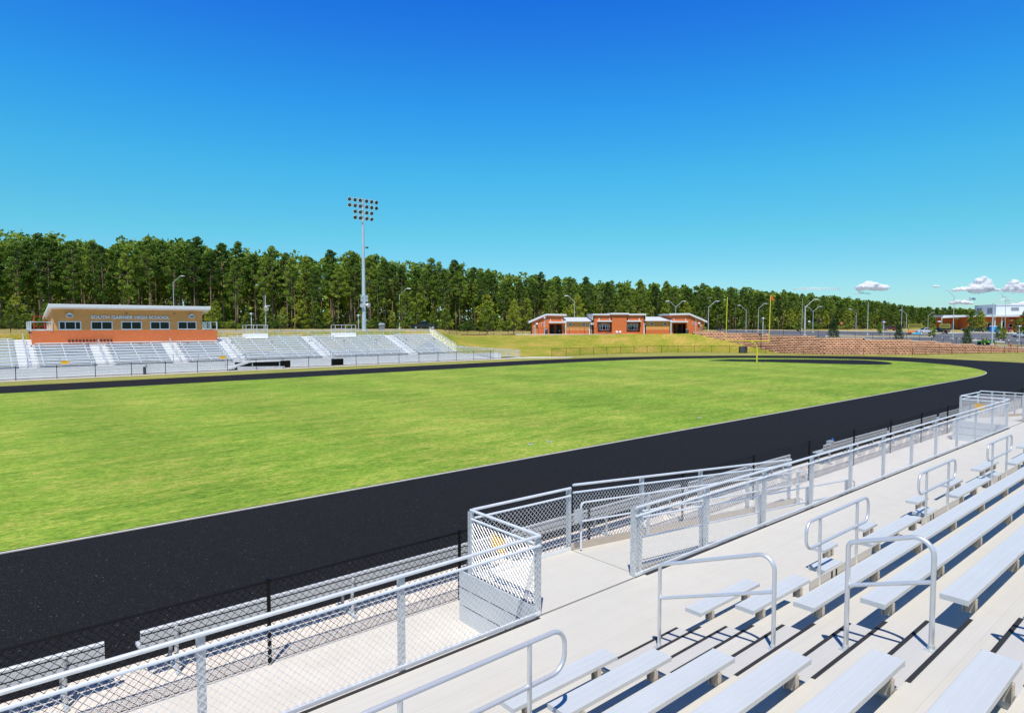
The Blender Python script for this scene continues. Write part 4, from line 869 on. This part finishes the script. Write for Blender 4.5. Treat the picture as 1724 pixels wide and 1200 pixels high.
x, y = aim(1251, 112.5); r = empty('equipment_box', (x, y, 0), RZ, 'dark grey box by the fence behind the goal post', 'box'); MB().box(-.6, .6, -.4, .4, 0, 1.1).build('body', M['dkgrey'], r, bevel=.03); MB().box(.1, .62, -.45, .45, 1.105, 1.2).build('lid', M['grey'], r)
# ------------------------------------------------------------------ school building
SD = 270.0; x, y = aim(1650, SD); sb = empty('school_building', (x, y, 0), RZ, 'brick school building with tall pale gymnasium block at the right edge', 'building')
qx = lambda u, D=SD: (u-862)/FOC*D-788/FOC*SD
qz = lambda v: zat(v, SD)
MB().box(qx(1627), qx(1790), 0, 20, 2, qz(533.5)).build('brick_wall', M['brick_o'], sb); MB().box(qx(1586, 282), qx(1624), 4, 12, 2, qz(535)).build('wing_wall', M['brick_o'], sb)
MB().box(qx(1624), qx(1626.8), -1.5, 4, 2, qz(534)).build('pier', M['brick_o'], sb); MB().box(qx(1706), qx(1719), -6, 30, 2, qz(531)).build('front_block', M['brick_o'], sb)
MB().prism([(-3, qz(533.5)), (-3, qz(530.5)), (20, qz(529.5)), (20, qz(533.5))], 'x', qx(1622), qx(1706)).build('roof', M['roof_w'], sb)
MB().add([(qx(1590), 1.5, qz(535.5)), (qx(1622), -1, qz(533.6)), (qx(1622), 13, qz(533.6)), (qx(1584, 283), 13, qz(535.5)), (qx(1590), 1.5, qz(533.8)), (qx(1622), -1, qz(530.6)), (qx(1622), 13, qz(530.3)), (qx(1584, 283), 13, qz(533.8))], [(3, 2, 1, 0), (4, 5, 6, 7), (0, 1, 5, 4), (1, 2, 6, 5), (2, 3, 7, 6), (3, 0, 4, 7)]).build('wing_roof', M['roof_w'], sb)
MB().box(qx(1705.5), qx(1790), -6.5, 30, qz(531), qz(530)).build('front_roof', M['roof_w'], sb)
gp = [(qx(1675, 276), 6), (qx(1830), 6), (qx(1830), 60), (qx(1642, 330), 60), (qx(1639, 292), 22)]
MB().prism(gp, 'z', qz(533), qz(513)).build('gym_block', M['gym'], sb); MB().prism([(x+(.25 if x > 40 else -.25), y_-.3) for x, y_ in gp], 'z', qz(513), qz(511.8)).build('gym_roof', M['roof_w'], sb)
A = Vector((qx(1639, 292), 22, 0)); B = Vector((qx(1675, 276), 6, 0)); e = (B-A); nn = Vector((e.y, -e.x, 0)).normalized()
for f0, f1 in ((.12, .36), (.60, .84)):
    p, q = A+e*f0+nn*.05, A+e*f1+nn*.05; b = MB()
    for k in range(4):
        c, d = p.lerp(q, k/4+.02), p.lerp(q, (k+1)/4-.02); b.add([(c.x, c.y, qz(527.5)), (d.x, d.y, qz(527.5)), (d.x, d.y, qz(517.5)), (c.x, c.y, qz(517.5))], [(0, 1, 2, 3)])
    b.build('louvre', M['grey'], sb)
MB().box(qx(1719), qx(1732), 5.9, 5.99, qz(522.5), qz(517)).build('louvre', M['grey'], sb)
for u0, u1, v0 in ((1604, 1609, 545), (1612, 1617, 545), (1661, 1667, 543), (1683, 1691, 541), (1697, 1703, 545)):
    yy = 3.9 if u1 < 1624 else -.1
    wn = MB().box(qx(u0), qx(u1), yy-.1, yy+.05, 2.4, qz(v0)).build('window', M['frame'], sb); MB().box(qx(u0)+.12, qx(u1)-.12, yy-.13, yy-.101, 2.6, qz(v0)-.12).build('pane', M['glass'], wn)
for u in (1594, 1667.5, 1679): MB().box(qx(u)-.15, qx(u)+.15, -2.2 if u > 1624 else 3.4, -1.9 if u > 1624 else 3.7, 2, qz(533.6)).build('column', M['white'], sb)
for u, v in ((1589, 541), (1620, 536), (1699, 539), (1713, 534)): MB().box(qx(u)-.6, qx(u)+.6, -6.6 if u > 1706 else (-1.2 if u > 1624 else 3), -6.05 if u > 1706 else (-.1 if u > 1624 else 3.9), qz(v)-.25, qz(v)+.2).build('wall_lamp', M['white'], sb)
# ------------------------------------------------------------------ vehicles
carpaint = {}
def paint(n, c):
    t = NT('car_paint_'+n); t.base(c, .28, .1); t.b.inputs['Coat Weight'].default_value = .6; carpaint[n] = t.m; return t.m
def vehicle(u, D, kind, pm, ang, label, cat, name):
    x, y, z = place(u, D); r = empty(name, (x, y, z+.06), RZ+rad(ang), label, cat)
    W = .95
    if kind == 'pickup': L = 2.75; low = [(-L, .50), (-L, 1.02), (-.75, 1.05), (.95, 1.08), (2.35, 1.02), (L, .88), (L, .45), (2.4, .38), (-2.4, .38)]; cab = [(-.72, 1.04), (-.55, 1.72), (.35, 1.75), (1.15, 1.07)]; wx = (-1.75, 1.75); wr = .40
    elif kind == 'suv': L = 2.4; low = [(-L, .45), (-L, 1.0), (1.0, 1.05), (2.2, .98), (L, .85), (L, .42), (2.1, .36), (-2.1, .36)]; cab = [(-2.3, .99), (-2.1, 1.68), (.45, 1.72), (1.1, 1.04)]; wx = (-1.5, 1.5); wr = .37
    else: L = 2.35; low = [(-L, .42), (-L, .92), (-1.5, .98), (1.0, .92), (2.1, .82), (L, .65), (L, .35), (2.0, .28), (-2.0, .28)]; cab = [(-1.75, .95), (-1.05, 1.42), (.35, 1.45), (1.15, .90)]; wx = (-1.45, 1.45); wr = .33
    bd = MB().prism(low, 'y', -W, W)
    c = [Vector((a, 0, h)) for a, h in cab]; top = .80*W
    vs = [(p.x, sg*(W*.96 if k in (0, 3) else top), p.z) for sg in (-1, 1) for k, p in enumerate(c)]
    bd.add(vs, [(3, 2, 1, 0), (4, 5, 6, 7), (1, 2, 6, 5)]+[(0, 1, 5, 4), (2, 3, 7, 6)])
    bd.build('body', pm, r, bevel=.05)
    cx = sum(p.x for p in c)/4; cz = sum(p.z for p in c)/4
    for sg in (-1, 1):
        g = MB(); q = []
        for k, p in enumerate(c):
            px = p.x+(cx-p.x)*.16; pz = p.z+(cz-p.z)*.22; t = (pz-c[0].z)/(c[1].z-c[0].z); q.append((px, sg*(W*.96+(top-W*.96)*t+.012), pz))
        mid = cx; a, b, d, e2 = q
        tl = (mid-.04-b[0])/(d[0]-b[0]) if d[0] != b[0] else .5
        f = lambda xx, lo: (xx, (a[1] if lo else b[1]), (a[2] if lo else b[2]))
        g.add([a, b, f(mid-.05, False), f(mid-.05, True)], [(0, 1, 2, 3)]).add([f(mid+.05, True), f(mid+.05, False), d, e2], [(0, 1, 2, 3)])
        g.build('side_window', M['glass'], r)
    for (i, j, s_) in ((3, 2, 1), (0, 1, -1)):
        p, q = c[i], c[j]; o_ = .02*s_
        MB().add([(p.x*.93+q.x*.07+o_, -W*.8, p.z*.93+q.z*.07+.01), (p.x*.93+q.x*.07+o_, W*.8, p.z*.93+q.z*.07+.01), (q.x*.9+p.x*.1+o_, top*.88, q.z*.9+p.z*.1+.01), (q.x*.9+p.x*.1+o_, -top*.88, q.z*.9+p.z*.1+.01)], [(0, 1, 2, 3)]).build('windscreen' if s_ > 0 else 'rear_window', M['glass'], r)
    for xx in wx:
        for sg in (-1, 1):
            wh = MB().tube([(xx, sg*(W-.2), wr-.02), (xx, sg*(W+.02), wr-.02)], wr, 18).build('wheel', M['rubber'], r); MB().tube([(xx, sg*(W+.021), wr-.02), (xx, sg*(W+.035), wr-.02)], wr*.62, 14).build('rim', M['chrome'], wh)
    for sg in (-.68, .68):
        MB().box(L-.03, L+.03, sg-.18, sg+.18, .66, .82).build('headlight', M['frame'], r); MB().box(-L-.03, -L+.03, sg-.16, sg+.16, .70, .95).build('tail_light', M['tail'], r)
    MB().box(L-.05, L+.07, -.9, .9, .42, .56).build('bumper', M['chrome'] if kind == 'pickup' else M['grey'], r); MB().box(-L-.07, -L+.05, -.9, .9, .42, .56).build('bumper', M['chrome'] if kind == 'pickup' else M['grey'], r)
    if kind == 'pickup': MB().box(-L+.1, -.9, -W+.12, W-.12, 1.042, 1.056).build('load_bed', M['dkgrey'], r)
    return r
vehicle(1498.5, 232, 'pickup', paint('maroon', (.10, .012, .02)), 180, 'dark red pickup left of the conical shrub on the wall top', 'pickup', 'parked_pickup')
vehicle(1557.5, 184, 'pickup', paint('silver', (.48, .50, .54)), 180, 'silver pickup standing broadside in the car park', 'pickup', 'parked_pickup')
vehicle(1580, 192, 'pickup', paint('black', (.012, .012, .015)), 120, 'black pickup with red tail light right behind the silver pickup', 'pickup', 'parked_pickup')
vehicle(1633.5, 224, 'pickup', carpaint['black'], 160, 'black pickup half hidden by the young trees before the school', 'pickup', 'parked_pickup')
vehicle(1647, 215, 'suv', paint('green', (.008, .05, .035)), 150, 'dark green estate car before the school trees', 'car', 'parked_car')
vehicle(1659, 219, 'suv', paint('navy', (.012, .018, .04)), 110, 'dark navy car left of the blue toilets', 'car', 'parked_car')
vehicle(1699, 222, 'pickup', paint('red', (.42, .015, .025)), 70, 'bright red pickup before the school wall', 'pickup', 'parked_pickup')
vehicle(1720, 182, 'sedan', paint('paleblue', (.38, .44, .52)), 185, 'pale blue saloon car cut by the right edge', 'car', 'parked_car')
vehicle(714, 132, 'pickup', carpaint['black'], 12, 'black pickup with a red light parked behind the right end of the visitor stand', 'pickup', 'parked_pickup')
for u, lab in ((1670, 'left one of two blue portable toilets'), (1677, 'right one of two blue portable toilets')):
    x, y, z = place(u, 214); r = empty('portable_toilet', (x, y, z), RZ, lab, 'portable toilet', 'blue portable toilets'); MB().box(-.6, .6, -.6, .6, 0, 2.1).build('cabin', M['blue_p'], r, bevel=.05)
    MB().prism([(-.62, 2.1), (.62, 2.1), (.45, 2.32), (-.45, 2.32)], 'y', -.62, .62).build('roof', M['frame'], r); MB().box(-.4, .4, -.64, -.602, .1, 1.95).build('door', flat('toilet_door', (.02, .33, .8), .4), r); MB().box(.2, .3, -.67, -.642, .95, 1.1).build('handle', M['grey'], r)
# small green utility cart
x, y, z = place(1660, 121.5); r = empty('utility_cart', (x, y, z+.12), RZ+rad(8), 'small green utility cart with yellow seat behind the wall', 'utility cart')
MB().prism([(-1.3, .45), (-1.3, .85), (-.1, .85), (-.05, .55), (.6, .55), (.75, .95), (1.35, .82), (1.45, .45)], 'y', -.6, .6).build('body', M['green_p'], r, bevel=.04)
MB().box(-.25, .25, -.5, .5, .56, .78).box(-.35, -.2, -.5, .5, .78, 1.2).build('seat', M['yellow'], r); MB().tube([(.62, .25, .9), (.42, .25, 1.2)], .03, 6).disc((.40, .25, 1.22), (-.8, 0, .6), .17, 12, .03).build('steering_wheel', M['dkgrey'], r)
MB().tube([(-.35, -.55, .8), (-.35, -.55, 1.75), (-.35, .55, 1.75), (-.35, .55, .8)], .03, 6).build('roll_bar', M['dkgrey'], r, True)
for xx in (-.9, .95):
    for sg in (-1, 1): wh = MB().tube([(xx, sg*.42, .30), (xx, sg*.68, .30)], .31, 16).build('wheel', M['rubber'], r); MB().tube([(xx, sg*.681, .30), (xx, sg*.70, .30)], .17, 12).build('rim', M['yellow'], wh)
x, y, z = place(1534, 172); r = empty('orange_spreader', (x, y, z), RZ, 'orange machine on the grass left of the silver pickup', 'machine'); MB().prism([(-.9, .35), (-.6, 1.0), (.6, 1.1), (1.0, .4)], 'y', -.5, .5).build('hopper', M['orange_p'], r, bevel=.04)
for xx in (-.55, .55): MB().tube([(xx, -.62, .3), (xx, .62, .3)], .3, 14).build('wheel', M['rubber'], r)
x, y, z = place(1543, 171); r = empty('tarp_bundle', (x, y, z), RZ, 'low pale blue tarpaulin bundle beside the orange machine', 'tarpaulin'); MB().prism([(-1.3, 0), (-1.1, .45), (-.2, .62), (.7, .5), (1.3, 0)], 'y', -.5, .5).build('sheet', M['tarp'], r, bevel=.08); MB().tube([(-.3, -.53, .05), (-.3, -.53, .6), (-.3, .53, .6), (-.3, .53, .05)], .03, 6).build('strap', M['grey'], r)
for u, D, w2, lab in ((1540, 236, 5.2, 'long yellow framed banner left of the silver pickup'), (1590, 246, 4.0, 'shorter yellow framed banner before the school')):
    x, y, z = place(u, D); r = empty('fence_banner', (x, y, z), RZ, lab, 'banner'); b = MB()
    for zz in (1.0, 2.25): b.box(-w2/2, w2/2, -.06, .02, zz, zz+.14)
    for xx in (-w2/2, w2/2-.14): b.box(xx, xx+.14, -.055, .015, 1.14, 2.25)
    b.build('border', flat('banner_yellow', (.55, .46, .03), .6), r); MB().box(-w2/2+.1, w2/2-.1, -.03, .0, 1.1, 2.3).build('panel', flat('banner_dark', (.10, .11, .03), .7, 0, .5, 1.5), r)
    for xx in (-w2/2+.3, w2/2-.3): MB().box(xx-.05, xx+.05, .021, .1, 0, 2.3).build('post', M['dkgrey'], r)
x, y, z = place(1416, 215); r = empty('stop_sign', (x, y, z), RZ, 'faded red octagonal sign on a post at the edge of the wood', 'sign'); MB().disc((0, -.05, 2.6), (0, -1, 0), .5, 8, .03).build('plate', flat('sign_red', (.48, .12, .08), .5), r); MB().tube([(0, 0, 0), (0, 0, 2.7)], .04, 6).build('post', M['grey'], r)
x, y, z = place(1702, 119); r = empty('red_valve_post', (x, y, z), 0, 'short red hydrant post by the drive at the right', 'hydrant'); MB().tube([(0, 0, 0), (0, 0, .75)], .12, 10).tube([(-.25, 0, .5), (.25, 0, .5)], .07, 8).build('barrel', M['red'], r); MB().tube([(0, 0, .75), (0, 0, .9)], .15, 10, .05).build('cap', M['red'], r)
x, y, z = place(643, 99); r = empty('storage_box', (x, y, z), 0, 'pale grey covered box behind the visitor stand right of the light mast', 'box'); MB().box(-.35, .35, -.3, .3, 0, .9).build('body', M['grey'], r, bevel=.03); MB().prism([(-.4, .91), (.4, .91), (.2, 1.2), (-.2, 1.2)], 'y', -.35, .35).build('lid', M['galv'], r)

# ------------------------------------------------------------------ trees
def npmesh(name, V, Fq, mat, smooth=False):
    me = bpy.data.meshes.new(name); nv, nf = len(V), len(Fq); me.vertices.add(nv); me.vertices.foreach_set('co', np.asarray(V, np.float32).ravel())
    me.loops.add(nf*4); me.loops.foreach_set('vertex_index', np.asarray(Fq, np.int32).ravel()); me.polygons.add(nf)
    me.polygons.foreach_set('loop_start', np.arange(nf, dtype=np.int32)*4); me.polygons.foreach_set('loop_total', np.full(nf, 4, np.int32))
    me.update(calc_edges=True); me.validate(); me.materials.append(mat); return me
def leaves(C, n, spread, size, flatten=.65, up=.0):
    """n leaf quads round each of the clump centres C (k,3), clump radius spread (k,)"""
    C = np.asarray(C, float); k = len(C); sp_ = np.repeat(np.asarray(spread, float), n)[:, None]
    d = rng.normal(size=(k*n, 3)); d /= np.linalg.norm(d, axis=1)[:, None]; rr = rng.random((k*n, 1))**.45
    d[:, 2] *= flatten; P = np.repeat(C, n, 0)+d*rr*sp_
    a = rng.normal(size=(k*n, 3)); a /= np.linalg.norm(a, axis=1)[:, None]; b = rng.normal(size=(k*n, 3)); b[:, 2] += up; b -= a*(a*b).sum(1)[:, None]; b /= np.linalg.norm(b, axis=1)[:, None]
    s_ = size*(.6+.8*rng.random((k*n, 1))); a *= s_*.5; b *= s_*.32
    V = np.stack([P-a, P+b, P+a, P-b], 1).reshape(-1, 3); F = np.arange(len(V)).reshape(-1, 4); return V, F
def trunkmesh(name, H, r0, r1, lean, limbs, mat):
    b = MB(); pts = [(lean[0]*math.sin(q*2.2)*q, lean[1]*q, H*q) for q in (0, .2, .4, .6, .8, 1)]; b.tube(pts, r0, 7, r1)
    for p, q, r in limbs: b.tube([p, tuple((np.array(p)+np.array(q))/2+np.array((0, 0, .12))), q], r, 5, r*.35)
    me = bpy.data.meshes.new(name); me.from_pydata(b.v, [], b.f); me.update(); me.polygons.foreach_set('use_smooth', [True]*len(me.polygons)); me.materials.append(mat); return me
def pine_variant(i):
    H = 20.0; lean = (rng.uniform(-.5, .5), rng.uniform(-.4, .4)); C = []; S_ = []; limbs = []
    z0 = rng.uniform(6.5, 12.0); nc = rng.integers(30, 42); wmax = rng.uniform(1.8, 2.6)
    for k in range(nc):
        z = z0+(H-.3-z0)*((k+.5)/nc)**.85+rng.uniform(-.3, .3); q = (z-z0)/(H-z0); R = wmax*(.45+.55*math.sin(min(1, q*1.35+.18)*math.pi*.62))*(1-.72*max(0, q-.55)/.45)
        an = k*2.4+rng.uniform(-.5, .5); rr = R*rng.uniform(.45, 1.05); c = (rr*math.cos(an)+lean[0]*.6, rr*math.sin(an)+lean[1]*q, z); C.append(c); S_.append(rng.uniform(.65, 1.1)*(1.0-.25*q))
        limbs.append(((lean[0]*.5, lean[1]*.6, z-.5), c, .07))
    for k in range(4):                                             # dead limbs below the crown
        z = rng.uniform(4, z0); an = rng.uniform(0, 6.28); l = rng.uniform(.6, 1.8); limbs.append(((0, 0, z), (l*math.cos(an), l*math.sin(an), z+rng.uniform(-.2, .6)), .04))
    C.append((lean[0]*.8, lean[1], H-.2)); S_.append(.7)
    V, F = leaves(C, 112, S_, .34, .7); return trunkmesh('trunk', H, .165, .06, lean, limbs, M['bark']), npmesh('crown', V, F, M['needle'])
def broad_variant(i):
    H = 8.0; C = []; S_ = []; limbs = []; nc = 26
    for k in range(nc):
        z = 1.2+6.6*(k+.5)/nc; q = z/H; R = 2.0*math.sin(min(1, q*.95+.12)*math.pi)**.6; an = k*2.4+rng.uniform(-.6, .6); rr = R*rng.uniform(.35, 1.05); c = (rr*math.cos(an), rr*math.sin(an), z); C.append(c); S_.append(rng.uniform(.55, 1.05)); limbs.append(((0, 0, max(.4, z-1.2)), c, .05))
    V, F = leaves(C, 62, S_, .40, .6); return trunkmesh('trunk', H*.9, .12, .03, (rng.uniform(-.3, .3), rng.uniform(-.3, .3)), limbs, M['bark2']), npmesh('crown', V, F, M['leaf'])
def bush_variant(i):
    C = [(rng.normal()*.9, rng.normal()*.7, .45+abs(rng.normal())*.75) for k in range(14)]; V, F = leaves(C, 60, rng.uniform(.5, .85, 14), .30, .7)
    return trunkmesh('trunk', 1.1, .06, .03, (.1, .1), [((0, 0, .1), c, .03) for c in C[:7]], M['bark2']), npmesh('crown', V, F, M['leafb'] if i % 2 else M['leaf'])
def cone_variant(i):
    C = []; S_ = []
    for k in range(34):
        z = .25+2.7*(k/34); R = .95*(1-z/3.1)**.8; an = k*2.4; C.append((R*.8*math.cos(an), R*.8*math.sin(an), z)); S_.append(.34+.12*rng.random())
    V, F = leaves(C, 50, S_, .16, .9); return trunkmesh('trunk', 2.8, .07, .02, (.05, 0), [], M['bark2']), npmesh('crown', V, F, M['ever'])
PV = [pine_variant(i) for i in range(9)]; BV = [broad_variant(i) for i in range(5)]; SV = [bush_variant(i) for i in range(4)]; CV = [cone_variant(i) for i in range(2)]
def tree(name, var, loc, rz, sc_, label, cat, group):
    r = empty(name, loc, rz, label, cat, group); r.scale = sc_
    for nm, me in zip(('trunk', 'crown'), var): o = bpy.data.objects.new(nm, me); col.objects.link(o); o.parent = r
    return r
TOP = [(-200, 400), (0, 393), (60, 388), (130, 398), (220, 403), (330, 409), (450, 424), (560, 431), (630, 432), (680, 439), (760, 446), (820, 452), (900, 464), (1000, 474), (1080, 477), (1200, 481), (1230, 485), (1330, 493), (1400, 498), (1500, 511), (1560, 517), (1640, 519), (1724, 518), (1900, 518)]
EDGE = [(-200, 120), (0, 126), (400, 140), (600, 150), (800, 160), (1000, 182), (1200, 212), (1300, 235), (1400, 262), (1500, 305), (1600, 390), (1724, 440), (1900, 450)]
npn = 0
for row, (dd, sp_) in enumerate(((1.5, 4.9), (5.5, 4.7), (10, 5.0))):
    u = -60+rng.uniform(0, 25)
    while u < 1790 and npn < 296:
        D = lerp(u, EDGE)+dd+rng.uniform(-2, 2)*(1 if row else .6); x, y, z = place(u, D)
        H = (zat(lerp(u, TOP), D)-z)*min(1.07, max(.80, rng.normal(.95, .07)))
        if row == 0: H *= rng.uniform(.90, 1.0)
        s_ = H/20*rng.uniform(.92, 1.12); tree('pine_tree', PV[rng.integers(len(PV))], (x, y, z-.1), rng.uniform(0, 6.28), (s_, s_, H/20), 'slender pine with bare lower trunk in the dense wood behind the field', 'pine', 'pines of the wood'); npn += 1
        u += sp_*rng.uniform(.7, 1.3)*FOC/D
u = -40; kb_ = 0
while u < 1600:                                                   # leafy young trees along the edge of the wood
    D = lerp(u, EDGE)+rng.uniform(-3.5, .5); loc = place(u, D)
    h = rng.uniform(.55, 1.25)*min(1.2, D/170)
    tree('broadleaf_tree', BV[rng.integers(len(BV))], loc, rng.uniform(0, 6.28), (h*rng.uniform(.7, 1.1),)*2+(h,), 'leafy yellow-green young tree at the edge of the wood', 'tree', 'young trees at the edge of the wood'); u += rng.uniform(9, 30)*1.9*(1.2 if u < 850 else .8)
u = -30
while u < 1560:
    D = lerp(u, EDGE)-rng.uniform(.5, 4); h = rng.uniform(.45, 1.25)
    tree('bush', SV[rng.integers(len(SV))], place(u, D), rng.uniform(0, 6.28), (h*1.2, h*1.2, h), 'low leafy bush at the foot of the wood', 'bush', 'bushes at the foot of the wood'); u += rng.uniform(14, 46)
# the deeper wood, one mass
Cs = []; Ss = []; tb = MB()
for row, dd in enumerate((14.5, 19, 24, 30, 37, 45, 54)):
    u = -120.0
    while u < 1900:
        D = lerp(u, EDGE)+dd+rng.uniform(-2, 2); x, y, z = place(u, D); H = (zat(lerp(u, TOP), D)-z)*min(1.0, max(.82, rng.normal(.93, .05)))
        tb.tube([(x, y, z-.2), (x+rng.uniform(-.3, .3), y, z+H*.9)], .19, 5, .06, caps=False)
        for k in range(9): an = rng.uniform(0, 6.28); q = rng.random(); R = H*.13*(1.1-.7*q); Cs.append((x+R*math.cos(an), y+R*math.sin(an), z+H*(.42+.57*q))); Ss.append(H*.075*rng.uniform(.8, 1.3))
        for k in range(14 if row > 3 else (5 if row > 1 else 1)): Cs.append((x+rng.uniform(-3, 3), y+rng.uniform(-3, 3), z+H*rng.uniform(0, .5))); Ss.append(H*.095)
        u += 4.9*rng.uniform(.7, 1.3)*FOC/D
V, F = leaves(Cs, 32, Ss, 1.0, .8); me = npmesh('woods', V, F, M['needle']); wd_ = bpy.data.objects.new('woods', me); col.objects.link(wd_); tag(wd_, kind='stuff')
tk = tb.build('woods_trunks', M['bark'], smooth=True); tag(tk, kind='stuff')
for u, D, h, var, lab in ((1403, 112, 1.12, 'c', 'conical evergreen shrub on the wall top near the stout lamp post'), (1513, 110.5, .95, 'c', 'conical evergreen shrub on the wall top below the dark red pickup'), (1628, 116, 1.05, 'c', 'conical evergreen shrub on the wall top left of the green cart')):
    tree('conical_shrub', CV[int(u) % 2], place(u, D), 0, (h*.95, h*.95, h), lab, 'shrub', 'conical shrubs on the wall top')
for u, D, h, lab in ((1636, 212, .95, 'round young tree before the school, left of a pair'), (1650, 214, .92, 'round young tree before the school, right of a pair'), (1726, 176, .95, 'dark young tree cut by the right edge'), (1570.5, 140, .42, 'sparse small tree below the silver pickup'), (1690, 150, .42, 'sparse small tree by the drive island'), (1681, 152, .5, 'thin small tree right of the blue toilets'),
                     (1427, 225, .95, 'bright yellow-green tree behind the red octagonal sign'), (1345, 170, .45, 'small tree behind the stout lamp post'), (1480, 160, .4, 'small staked tree behind the middle path lamp'), (1712, 205, .6, 'small tree before the school front block')):
    tree('young_tree', BV[int(u) % 5], place(u, D), u, (h*.9, h*.9, h), lab, 'tree', None)
for u, D, h, lab in ((19, 108, .55, 'small round olive tree left of the press box'), (365, 108, .62, 'bright green bushy tree right of the press box'), (478, 112, .5, 'small tree with bronze leaves behind the visitor stand'), (683, 128, .95, 'bright leafy tree beside the slim white lamp post'), (750, 124, .55, 'dense conical green tree right of the black pickup'), (820, 126, .8, 'thin leafy sapling behind the grass bank'), (865, 128, .85, 'second thin leafy sapling by the left wing of the field house')):
    tree('young_tree', BV[int(u*3) % 5], place(u, D), u, (h*.85, h*.85, h), lab, 'tree', None)
# ------------------------------------------------------------------ clouds
def cloudmat(name, tr):
    t = NT(name); t.base((1, .985, .98), 1, 0, 0); t.b.inputs['Subsurface Weight'].default_value = 0.0; t.b.inputs['Subsurface Radius'].default_value = (1, 1, 1); t.b.inputs['Subsurface Scale'].default_value = 45.0; tl = t.new('ShaderNodeBsdfTranslucent'); tl.inputs[0].default_value = (.9, .9, .92, 1); m1 = t.new('ShaderNodeMixShader'); m1.inputs[0].default_value = .5
    t.l.new(t.b.outputs[0], m1.inputs[1]); t.l.new(tl.outputs[0], m1.inputs[2]); tp = t.new('ShaderNodeBsdfTransparent'); m2 = t.new('ShaderNodeMixShader'); m2.inputs[0].default_value = tr
    t.l.new(m1.outputs[0], m2.inputs[1]); t.l.new(tp.outputs[0], m2.inputs[2]); t.l.new(m2.outputs[0], t.n['Material Output'].inputs[0]); return t.m
M['veil'] = cloudmat('cloud_veil', .68); M['cloud'] = cloudmat('cloud_white', .25); M['wisp'] = cloudmat('cloud_wisp', .72)
bmi = bmesh.new(); bmesh.ops.create_icosphere(bmi, subdivisions=2, radius=1); IV = np.array([v.co[:] for v in bmi.verts]); IF = [tuple(v.index for v in f.verts) for f in bmi.faces]; bmi.free()
def cloud(u, v, wpx, hpx, label, n=90, mat='cloud'):
    D = 4200.0; x, y = aim(u, D); z = zat(v, D); k = D/FOC; o = empty('cloud', (x, y, z), RZ, label, 'cloud'); Wd, Hd = wpx*k, hpx*k; b = MB()
    sd_ = u*.37; pk = rng.uniform(-.35, .35)
    b.add(IV*np.array((Wd*.40, Wd*.16, Hd*.17))+np.array((0, 0, -Hd*.30)), IF)
    for i in range(n):
        t = rng.uniform(-1, 1); env = max(.12, (1-abs(t-pk*.6)**1.5))*(.45+.55*abs(noise.noise((t*1.9, sd_, 1.0)))*2.2); h = rng.random()**.8*min(1, env); r = Hd*rng.uniform(.13, .25)*(1.1-.45*h)
        c = np.array((t*(Wd*.5-r*.6), rng.uniform(-.16, .16)*Wd, -Hd*.40+h*Hd*.72)); b.add(IV*r*np.array((1.15, 1, .85))+c, IF)
    for nm, mt, grow in (('puff', mat, 1.0), ('veil', 'veil', 1.0)):
        if nm == 'veil':
            if mat == 'wisp': continue
            vb = MB(); nv = len(IV)
            for j in range(len(b.v)//nv):
                P = np.array(b.v[j*nv:(j+1)*nv]); c = P.mean(0); vb.add(c+(P-c)*1.3+np.array((0, -2, 0)), IF)
        else: vb = b
        p = vb.build(nm, M[mt], o, True); m = p.modifiers.new('merge', 'REMESH'); m.mode = 'VOXEL'; m.voxel_size = max(Hd/24, 1.2); m.use_smooth_shade = True
        m2 = p.modifiers.new('soften', 'SMOOTH'); m2.iterations = 12; m2.factor = .6
        tx = bpy.data.textures.get('billow') or bpy.data.textures.new('billow', 'CLOUDS'); tx.noise_scale = 14; m3 = p.modifiers.new('billow', 'DISPLACE'); m3.texture = tx; m3.strength = Hd*(.05 if nm == 'puff' else .12); m3.mid_level = .5; m3.texture_coords = 'LOCAL'
    return o
for a in ((1466, 478, 46, 19, 'bright little cumulus cloud left of the others above the wood'), (1448, 492, 28, 7, 'thin shred of cloud under the left cumulus', 26, 'wisp'), (1646, 477, 32, 28, 'tallest bright cumulus puff above the school'), (1618, 485, 36, 10, 'flat bright cloud joined left of the tallest puff'),
          (1668, 486, 22, 8, 'small cloud tail right of the tallest puff'), (1616, 507, 34, 10, 'low flat cloud just above the wood left of the school'), (1632, 502, 14, 6, 'little cloud fleck above the low flat cloud', 20), (1573, 481, 12, 6, 'tiny lone cloud between the two bright ones', 20), (1528, 489, 9, 4, 'tiniest faint cloud fleck above the wood', 14, 'wisp'),
          (1372, 484, 88, 9, 'long faint cloud streak above the goal post', 40, 'wisp'), (1712, 480, 44, 22, 'bright cloud cut by the right edge'), (1690, 503, 24, 12, 'soft cloud behind the tall V lamp post', 24, 'wisp'), (1716, 510, 54, 13, 'low cloud bank above the gymnasium roof'), (1581, 516, 14, 8, 'small pale cloud resting on the treetops', 18, 'wisp')):
    cloud(*a)
